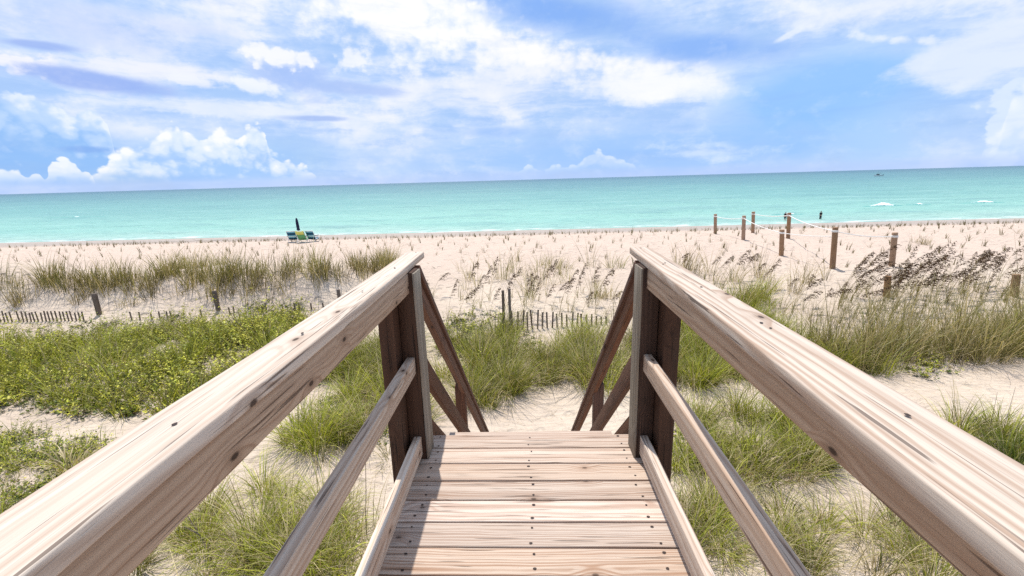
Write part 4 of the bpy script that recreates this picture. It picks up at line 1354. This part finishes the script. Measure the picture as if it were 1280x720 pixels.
# ------------------------------------------------------------------ boat
c = sea_pt(1098, 220.2)
c[2] = SEA
boat = empty('motor_boat', c); tag(boat, 'small white motor boat with dark canopy far out on the sea', 'boat')
boat.rotation_euler = (0, 0, R(176)); boat.scale = (1.15, 1.15, 1.15)
Mb = Matrix.Translation(c) @ Matrix.Rotation(R(176), 4, 'Z')
bm = bmesh.new(); rows = []
for x, w, zk, zd in ((-4.5, 1.45, -0.4, 1.0), (-2, 1.6, -0.45, 1.05), (1, 1.55, -0.4, 1.2), (3, 1.1, -0.2, 1.45), (4.4, 0.5, 0.3, 1.7), (5.1, 0.06, 1.0, 1.85)):
    rows.append([bm.verts.new(v) for v in ((x, -w, zd), (x, -w * 0.85, 0.25 + max(0, zk)), (x, 0, zk), (x, w * 0.85, 0.25 + max(0, zk)), (x, w, zd))])
for a, b in zip(rows[:-1], rows[1:]):
    for j in range(4): bm.faces.new((a[j], a[j + 1], b[j + 1], b[j]))
    bm.faces.new((a[0], b[0], b[4], a[4]))
bm.faces.new(rows[0]); bm.faces.new(rows[-1])
bm_obj('hull', bm, M['hull'], boat, Mb)


def box_bm(bm, c, s, taper=1.0):
    vs = [bm.verts.new((c[0] + sx * s[0] * (taper if sz > 0 else 1), c[1] + sy * s[1] * (taper if sz > 0 else 1), c[2] + sz * s[2])) for sz in (-1, 1) for sy in (-1, 1) for sx in (-1, 1)]
    for f in ((0, 1, 3, 2), (4, 5, 7, 6), (0, 1, 5, 4), (2, 3, 7, 6), (0, 2, 6, 4), (1, 3, 7, 5)): bm.faces.new([vs[q] for q in f])


bm = bmesh.new(); box_bm(bm, (0.8, 0, 1.75), (1.4, 0.9, 0.62), 0.75); bm_obj('cabin', bm, M['dark_hull'], boat, Mb)
bm = bmesh.new(); box_bm(bm, (-0.6, 0, 3.3), (2.0, 1.1, 0.08), 0.9); bm_obj('canopy', bm, M['dark_hull'], boat, Mb)
for sx_ in (-2.3, 0.9):
    for sy_ in (-0.9, 0.9):
        bm = bmesh.new(); tube_bm(bm, [(sx_, sy_, 1.0), (sx_ * 0.95, sy_, 3.25)], 0.05, 6); bm_obj('canopy_pole', bm, M['white_metal'], boat, Mb)
bm = bmesh.new(); box_bm(bm, (-4.7, 0, 1.1), (0.35, 0.3, 0.6), 0.8); bm_obj('outboard_motor', bm, M['dark_hull'], boat, Mb)
for ch in boat.children: ch.matrix_basis = Matrix.Identity(4)

# ------------------------------------------------------------------ sun and sky
SUN = Vector((-0.10, 0.30, 1.0)).normalized()
ld = bpy.data.lights.new('sun', 'SUN'); ld.energy = 3.8; ld.angle = R(0.53); ld.color = (1.0, 0.955, 0.88)
lo = bpy.data.objects.new('sun', ld); col.objects.link(lo)
lo.rotation_euler = (-SUN).to_track_quat('-Z', 'Y').to_euler()
lo.location = (0, 0, 60)

w = bpy.data.worlds.new('World'); sc.world = w; w.use_nodes = True
t = w.node_tree; t.nodes.clear(); n = NT(t)
sky = n.n('ShaderNodeTexSky', sky_type='NISHITA'); sky.sun_disc = False
sky.sun_elevation = math.asin(SUN.z); sky.sun_rotation = math.atan2(SUN.x, SUN.y)
sky.air_density = 1.0; sky.dust_density = 0.6; sky.ozone_density = 2.0
tc = n.n('ShaderNodeTexCoord')
dx, dy, dz = n.sep(n.vm('NORMALIZE', tc.outputs['Generated'], (0, 0, 0)))[0:3]
az = n.m('ARCTAN2', dx, dy)
el = n.m('ARCSINE', dz)
base = n.comb(n.m('MULTIPLY', az, 1.0), n.m('MULTIPLY', el, 2.0), 0.0)
N2 = lambda v, sc_, d, r, ds: n.m('MULTIPLY', n.m('SUBTRACT', n.noise(v, sc_, d, r, ds, False, '2D'), 0.5), 3.4)
NB = N2(base, 5.0, 6, 0.60, 0.0)                                                                        # broad masses, about -1..1
NM = N2(n.comb(n.m('ADD', az, 7.0), n.m('MULTIPLY', el, 1.5), 0.0), 15.0, 6, 0.62, 0.0)                 # mid-size tufts
NS = N2(n.vm('ADD', n.comb(n.m('MULTIPLY_ADD', az, 0.8, 3.0), n.m('MULTIPLY', el, 5.0), 0.0), n.vm('MULTIPLY', n.comb(NM, NB, 0.0), (0.02, 0.05, 0.0))), 7.0, 6, 0.62, 0.0)   # flat streaks


vp = n.n('ShaderNodeTexVoronoi', feature='SMOOTH_F1', voronoi_dimensions='2D')
n.set(vp.inputs['Vector'], n.vm('ADD', n.comb(az, n.m('MULTIPLY', el, 1.1), 0.0), n.vm('MULTIPLY', n.comb(NM, NB, 0.0), (0.006, 0.010, 0.0))))
vp.inputs['Scale'].default_value = 36.0; vp.inputs['Detail'].default_value = 1.5; vp.inputs['Roughness'].default_value = 0.5
vp.inputs['Lacunarity'].default_value = 2.1; vp.inputs['Smoothness'].default_value = 0.25
NP = n.m('MULTIPLY', n.m('SUBTRACT', 0.5, vp.outputs['Distance']), 2.6)     # rounded heads



def ang(px, py):
    d = ray(px, py)
    return math.atan2(d[0], d[1]), math.asin(d[2])


def blob(px, py, rx, ry, rot=0.0, soft=0.6, nb=0.0, nm=0.0, ns=0.0, nv=0.0, strength=1.0, base_flat=None):
    """cloud body centred on a sky direction; its outline is broken by the noises"""
    a0, e0 = ang(px, py)
    sx_ = (ang(px + rx, py)[0] - ang(px - rx, py)[0]) / 2
    sy_ = abs(ang(px, py - ry)[1] - ang(px, py + ry)[1]) / 2
    u = n.m('SUBTRACT', az, a0); v = n.m('SUBTRACT', el, e0)
    if rot:
        cr, sr = math.cos(R(rot)), math.sin(R(rot))
        u, v = n.m('ADD', n.m('MULTIPLY', u, cr), n.m('MULTIPLY', v, sr)), n.m('SUBTRACT', n.m('MULTIPLY', v, cr), n.m('MULTIPLY', u, sr))
    q = n.m('SQRT', n.m('ADD', n.m('POWER', n.m('DIVIDE', n.m('ABSOLUTE', u), sx_), 2.0), n.m('POWER', n.m('DIVIDE', n.m('ABSOLUTE', v), sy_), 2.0)))
    g = n.m('SUBTRACT', 1.0, q)
    for k, f in ((nb, NB), (nm, NM), (ns, NS), (nv, NP)):
        if k: g = n.m('MULTIPLY_ADD', f, k, g)
    return n.step(g, 0.0, soft, 0.0, strength)


def srgb(r, g, b):
    f = lambda c: (c / 255 / 12.92) if c / 255 <= 0.04045 else ((c / 255 + 0.055) / 1.055) ** 2.4
    return (f(r), f(g), f(b))


def paint(cc, colr, *a, **k):
    return n.mix(blob(*a, **k), cc, srgb(*colr))


c = n.mix(n.step(n.m('MULTIPLY_ADD', NB, 0.8, n.m('MULTIPLY_ADD', NM, 0.25, n.m('MULTIPLY', NS, 0.35))), -0.7, 0.8), srgb(180, 206, 250), srgb(234, 240, 255))
c = n.mix(n.step(n.m('MULTIPLY_ADD', NM, 0.45, NB), 0.0, 0.9, 0, 0.7), c, srgb(244, 245, 255))
# pale blue lower sky
c = paint(c, (168, 201, 251), 800, 190, 560, 52, 0, soft=0.9, ns=0.3, nb=0.25, strength=0.9)
# the rain-blue opening on the right
c = paint(c, (158, 199, 252), 1040, 122, 225, 98, 0, soft=0.8, nb=0.28, nm=0.10, strength=0.95)
c = paint(c, (188, 216, 253), 1090, 170, 110, 70, 0, soft=1.0, nb=0.2, strength=0.6)
# dark underside from top centre to the right
c = paint(c, (150, 184, 246), 700, 14, 210, 42, -13, soft=0.8, nb=0.3, nm=0.2)
c = paint(c, (152, 186, 247), 880, 58, 160, 30, -8, soft=0.8, nb=0.3, nm=0.2, strength=0.95)
# brilliant white bank
c = paint(c, (255, 255, 255), 490, 18, 200, 95, -15, soft=0.8, nb=0.30, nm=0.30, nv=0.12)
c = paint(c, (255, 254, 255), 690, 76, 190, 38, -10, soft=0.9, nb=0.25, nm=0.35, nv=0.16)
c = paint(c, (250, 251, 255), 800, 108, 130, 30, -4, soft=0.8, nb=0.3, nm=0.25, strength=0.9)
c = paint(c, (238, 241, 255), 620, 112, 230, 55, 0, soft=1.0, ns=0.45, nb=0.2, strength=0.75)
# top right pale sheets
c = paint(c, (240, 244, 255), 1090, 8, 240, 32, 0, soft=0.8, nb=0.35, nm=0.25, strength=0.92)
c = paint(c, (228, 236, 254), 1220, 70, 110, 58, 18, soft=0.6, nb=0.3, nm=0.3, ns=0.15, strength=0.9)
c = paint(c, (222, 234, 254), 1272, 150, 62, 62, 0, soft=0.25, nb=0.15, nm=0.2, nv=0.25, strength=0.95)
c = paint(c, (236, 242, 255), 1120, 48, 100, 9, -14, soft=0.8, nm=0.5, nv=0.3, strength=0.8)
# upper left greys
c = paint(c, (204, 216, 250), 130, 35, 240, 46, 0, soft=1.0, ns=0.4, nb=0.3, strength=0.7)
c = paint(c, (170, 189, 243), 50, 57, 75, 8, 0, soft=0.7, ns=0.3, nm=0.15, strength=0.9)
c = paint(c, (246, 246, 255), 30, 78, 56, 22, 0, soft=0.5, nm=0.3, nv=0.35)
c = paint(c, (240, 242, 255), 190, 88, 150, 22, 0, soft=0.8, ns=0.4, nm=0.25)
c = paint(c, (166, 186, 243), 130, 103, 160, 17, -4, soft=0.7, ns=0.3, nm=0.3, strength=0.95)
c = paint(c, (240, 243, 255), 250, 104, 60, 10, -8, soft=0.6, nm=0.5, ns=0.3, strength=0.9)
c = paint(c, (174, 196, 247), 375, 95, 75, 32, 0, soft=0.8, nb=0.2, nm=0.45, strength=0.85)
c = paint(c, (248, 249, 255), 350, 70, 62, 20, -5, soft=0.5, nm=0.4, nv=0.3, strength=0.95)
c = paint(c, (244, 247, 255), 315, 108, 50, 15, -12, soft=0.6, nm=0.4, nv=0.2, strength=0.9)
c = paint(c, (246, 248, 255), 440, 76, 42, 18, 20, soft=0.6, nm=0.5, nv=0.3, strength=0.85)
c = paint(c, (180, 199, 246), 440, 110, 75, 13, -3, soft=0.7, ns=0.35, nm=0.25, strength=0.8)
c = paint(c, (236, 241, 255), 300, 135, 220, 15, 0, soft=0.9, ns=0.5, nm=0.2, strength=0.85)
c = paint(c, (174, 193, 242), 395, 148, 52, 5, 0, soft=0.7, ns=0.2, nm=0.3, strength=0.85)
# distant blue bank and cumulus on the left
c = paint(c, (154, 192, 246), 20, 185, 200, 52, 0, soft=0.7, nb=0.2, nm=0.2, strength=0.95)
c = paint(c, (176, 207, 250), 300, 200, 190, 40, 0, soft=0.7, nb=0.2, nm=0.2, strength=0.9)
c = paint(c, (148, 181, 240), 118, 187, 44, 6, 0, soft=0.8, ns=0.2, nm=0.3, strength=0.85)
c = paint(c, (166, 198, 248), 130, 224, 280, 10, 0, soft=0.8, ns=0.25, nm=0.15, strength=0.9)
# little far puffs over the sea
c = paint(c, (214, 229, 254), 880, 190, 90, 14, 0, soft=0.8, nm=0.4, ns=0.4, strength=0.85)
c = paint(c, (166, 196, 249), 620, 165, 60, 9, 0, soft=0.9, ns=0.4, nm=0.4, strength=0.7)
c = paint(c, (232, 239, 254), 985, 44, 22, 6, 20, soft=0.6, nm=0.4, strength=0.9)
def bank(cc, outline, lit, mid, dark, depth, soft, lump, strength=1.0):
    """heaped cloud whose tops follow an outline given along the horizon; lumps carry the shading"""
    pts = [ang(px, py) for px, py in outline]
    a_lo, a_hi = pts[0][0], pts[-1][0]; E_HI = 0.25
    fc = n.n('ShaderNodeFloatCurve')
    cu = fc.mapping.curves[0]
    q = [((a_ - a_lo) / (a_hi - a_lo), max(0.0, e_ / E_HI)) for a_, e_ in pts]
    cu.points[0].location = q[0]; cu.points[-1].location = q[-1]
    for p_ in q[1:-1]: cu.points.new(*p_)
    fc.mapping.update()
    n.set(fc.inputs['Value'], n.m('MULTIPLY', n.m('SUBTRACT', az, a_lo), 1 / (a_hi - a_lo)))
    h = n.m('SUBTRACT', n.m('MULTIPLY', fc.outputs[0], E_HI), el)            # depth below the outline, radians
    h = n.m('MULTIPLY_ADD', NP, lump, n.m('MULTIPLY_ADD', NM, lump * 0.5, h))
    inside = n.m('MULTIPLY', n.m('COMPARE', az, (a_lo + a_hi) / 2, (a_hi - a_lo) / 2), n.step(h, 0.0, soft))
    sh = n.m('MULTIPLY_ADD', NP, -0.35, n.m('MULTIPLY_ADD', NM, 0.30, n.m('DIVIDE', h, depth)))
    colr = n.mix(n.step(sh, 0.05, 0.55), srgb(*lit), srgb(*mid))
    colr = n.mix(n.step(sh, 0.5, 1.05), colr, srgb(*dark))
    fade = n.step(el, 0.006, 0.036)
    return n.mix(n.m('MULTIPLY', n.m('MULTIPLY', inside, fade), strength), cc, colr)


c = bank(c, [(-160, 150), (-60, 118), (0, 110), (40, 116), (66, 125), (84, 138), (95, 134), (108, 131), (122, 136), (130, 149), (137, 163), (147, 185), (156, 235)],
         (236, 243, 255), (196, 218, 253), (160, 196, 247), 0.085, 0.006, 0.007, 0.95)
c = paint(c, (148, 181, 240), 112, 187, 46, 6, 0, soft=0.8, ns=0.2, nm=0.3, strength=0.8)
c = bank(c, [(96, 235), (128, 205), (142, 184), (163, 179), (178, 171), (190, 168), (205, 158), (218, 153), (232, 159), (246, 168), (262, 163), (275, 158), (288, 161), (298, 170), (306, 158), (316, 152), (328, 160),
             (336, 178), (350, 187), (365, 198), (385, 209), (420, 235)],
         (252, 253, 255), (226, 237, 255), (176, 206, 251), 0.085, 0.010, 0.009, 0.95)
c = bank(c, [(-60, 205), (-20, 204), (8, 208), (24, 212), (33, 221), (40, 216), (48, 214), (56, 221), (60, 206), (72, 198), (86, 199), (100, 207), (112, 216), (122, 235)],
         (250, 252, 255), (236, 243, 255), (190, 214, 253), 0.05, 0.004, 0.005, 0.9)
# right edge and small far heaps
c = bank(c, [(1216, 235), (1224, 196), (1232, 172), (1240, 160), (1252, 157), (1262, 128), (1272, 108), (1300, 96), (1400, 120)],
         (244, 248, 255), (232, 240, 255), (210, 226, 254), 0.10, 0.022, 0.010, 0.7)
c = bank(c, [(640, 215), (656, 207), (662, 203), (670, 208), (684, 210), (692, 203), (700, 206), (722, 202), (738, 188), (748, 186), (760, 192), (776, 196), (800, 212)],
         (228, 238, 255), (206, 223, 254), (182, 208, 251), 0.035, 0.006, 0.005, 0.8)
# fine mottling of the whole deck
c = n.mix(n.step(NM, 0.0, 1.0, 0.0, 0.14), c, srgb(255, 255, 255))
c = n.mix(n.step(NS, 0.1, -0.9, 0.0, 0.16), c, srgb(150, 180, 240))
# clear hazy strip on the horizon
c = n.mix(n.step(el, 0.024, 0.004, 0, 0.65), c, srgb(190, 208, 250))
ch = n.sep(c)
c = n.comb(n.m('POWER', ch[0], 1.14), n.m('POWER', ch[1], 1.05), ch[2])
bgS = n.n('ShaderNodeBackground'); t.links.new(sky.outputs[0], bgS.inputs['Color']); bgS.inputs['Strength'].default_value = 0.10
bgC = n.n('ShaderNodeBackground'); n.set(bgC.inputs['Color'], c); bgC.inputs['Strength'].default_value = 0.80
# cloud deck thins only slightly overhead; unseen cover raised for added fill light
cov = n.m('MULTIPLY', n.step(el, 1.1, 0.45, 0.8, 1.0), n.step(NB, -1.0, 0.0, 0.85, 1.0))
mx = n.n('ShaderNodeMixShader'); n.set(mx.inputs[0], cov)
t.links.new(bgS.outputs[0], mx.inputs[1]); t.links.new(bgC.outputs[0], mx.inputs[2])
n.out(mx.outputs[0], 'ShaderNodeOutputWorld')

# ------------------------------------------------------------------ render settings
sc.render.engine = 'CYCLES'
vs = sc.view_settings
vs.view_transform = 'Standard'; vs.look = 'None'; vs.gamma = 1.0; vs.exposure = 0.38; vs.use_curve_mapping = False
sc.cycles.use_denoising = False; sc.cycles.denoiser = 'OPENIMAGEDENOISE'; sc.cycles.denoising_prefilter = 'ACCURATE'
sc.cycles.use_adaptive_sampling = True; sc.cycles.adaptive_threshold = 0.01; sc.cycles.adaptive_min_samples = 24
sc.cycles.max_bounces = 6; sc.cycles.diffuse_bounces = 3; sc.cycles.glossy_bounces = 2; sc.cycles.transmission_bounces = 3
sc.cycles.sample_clamp_indirect = 6.0
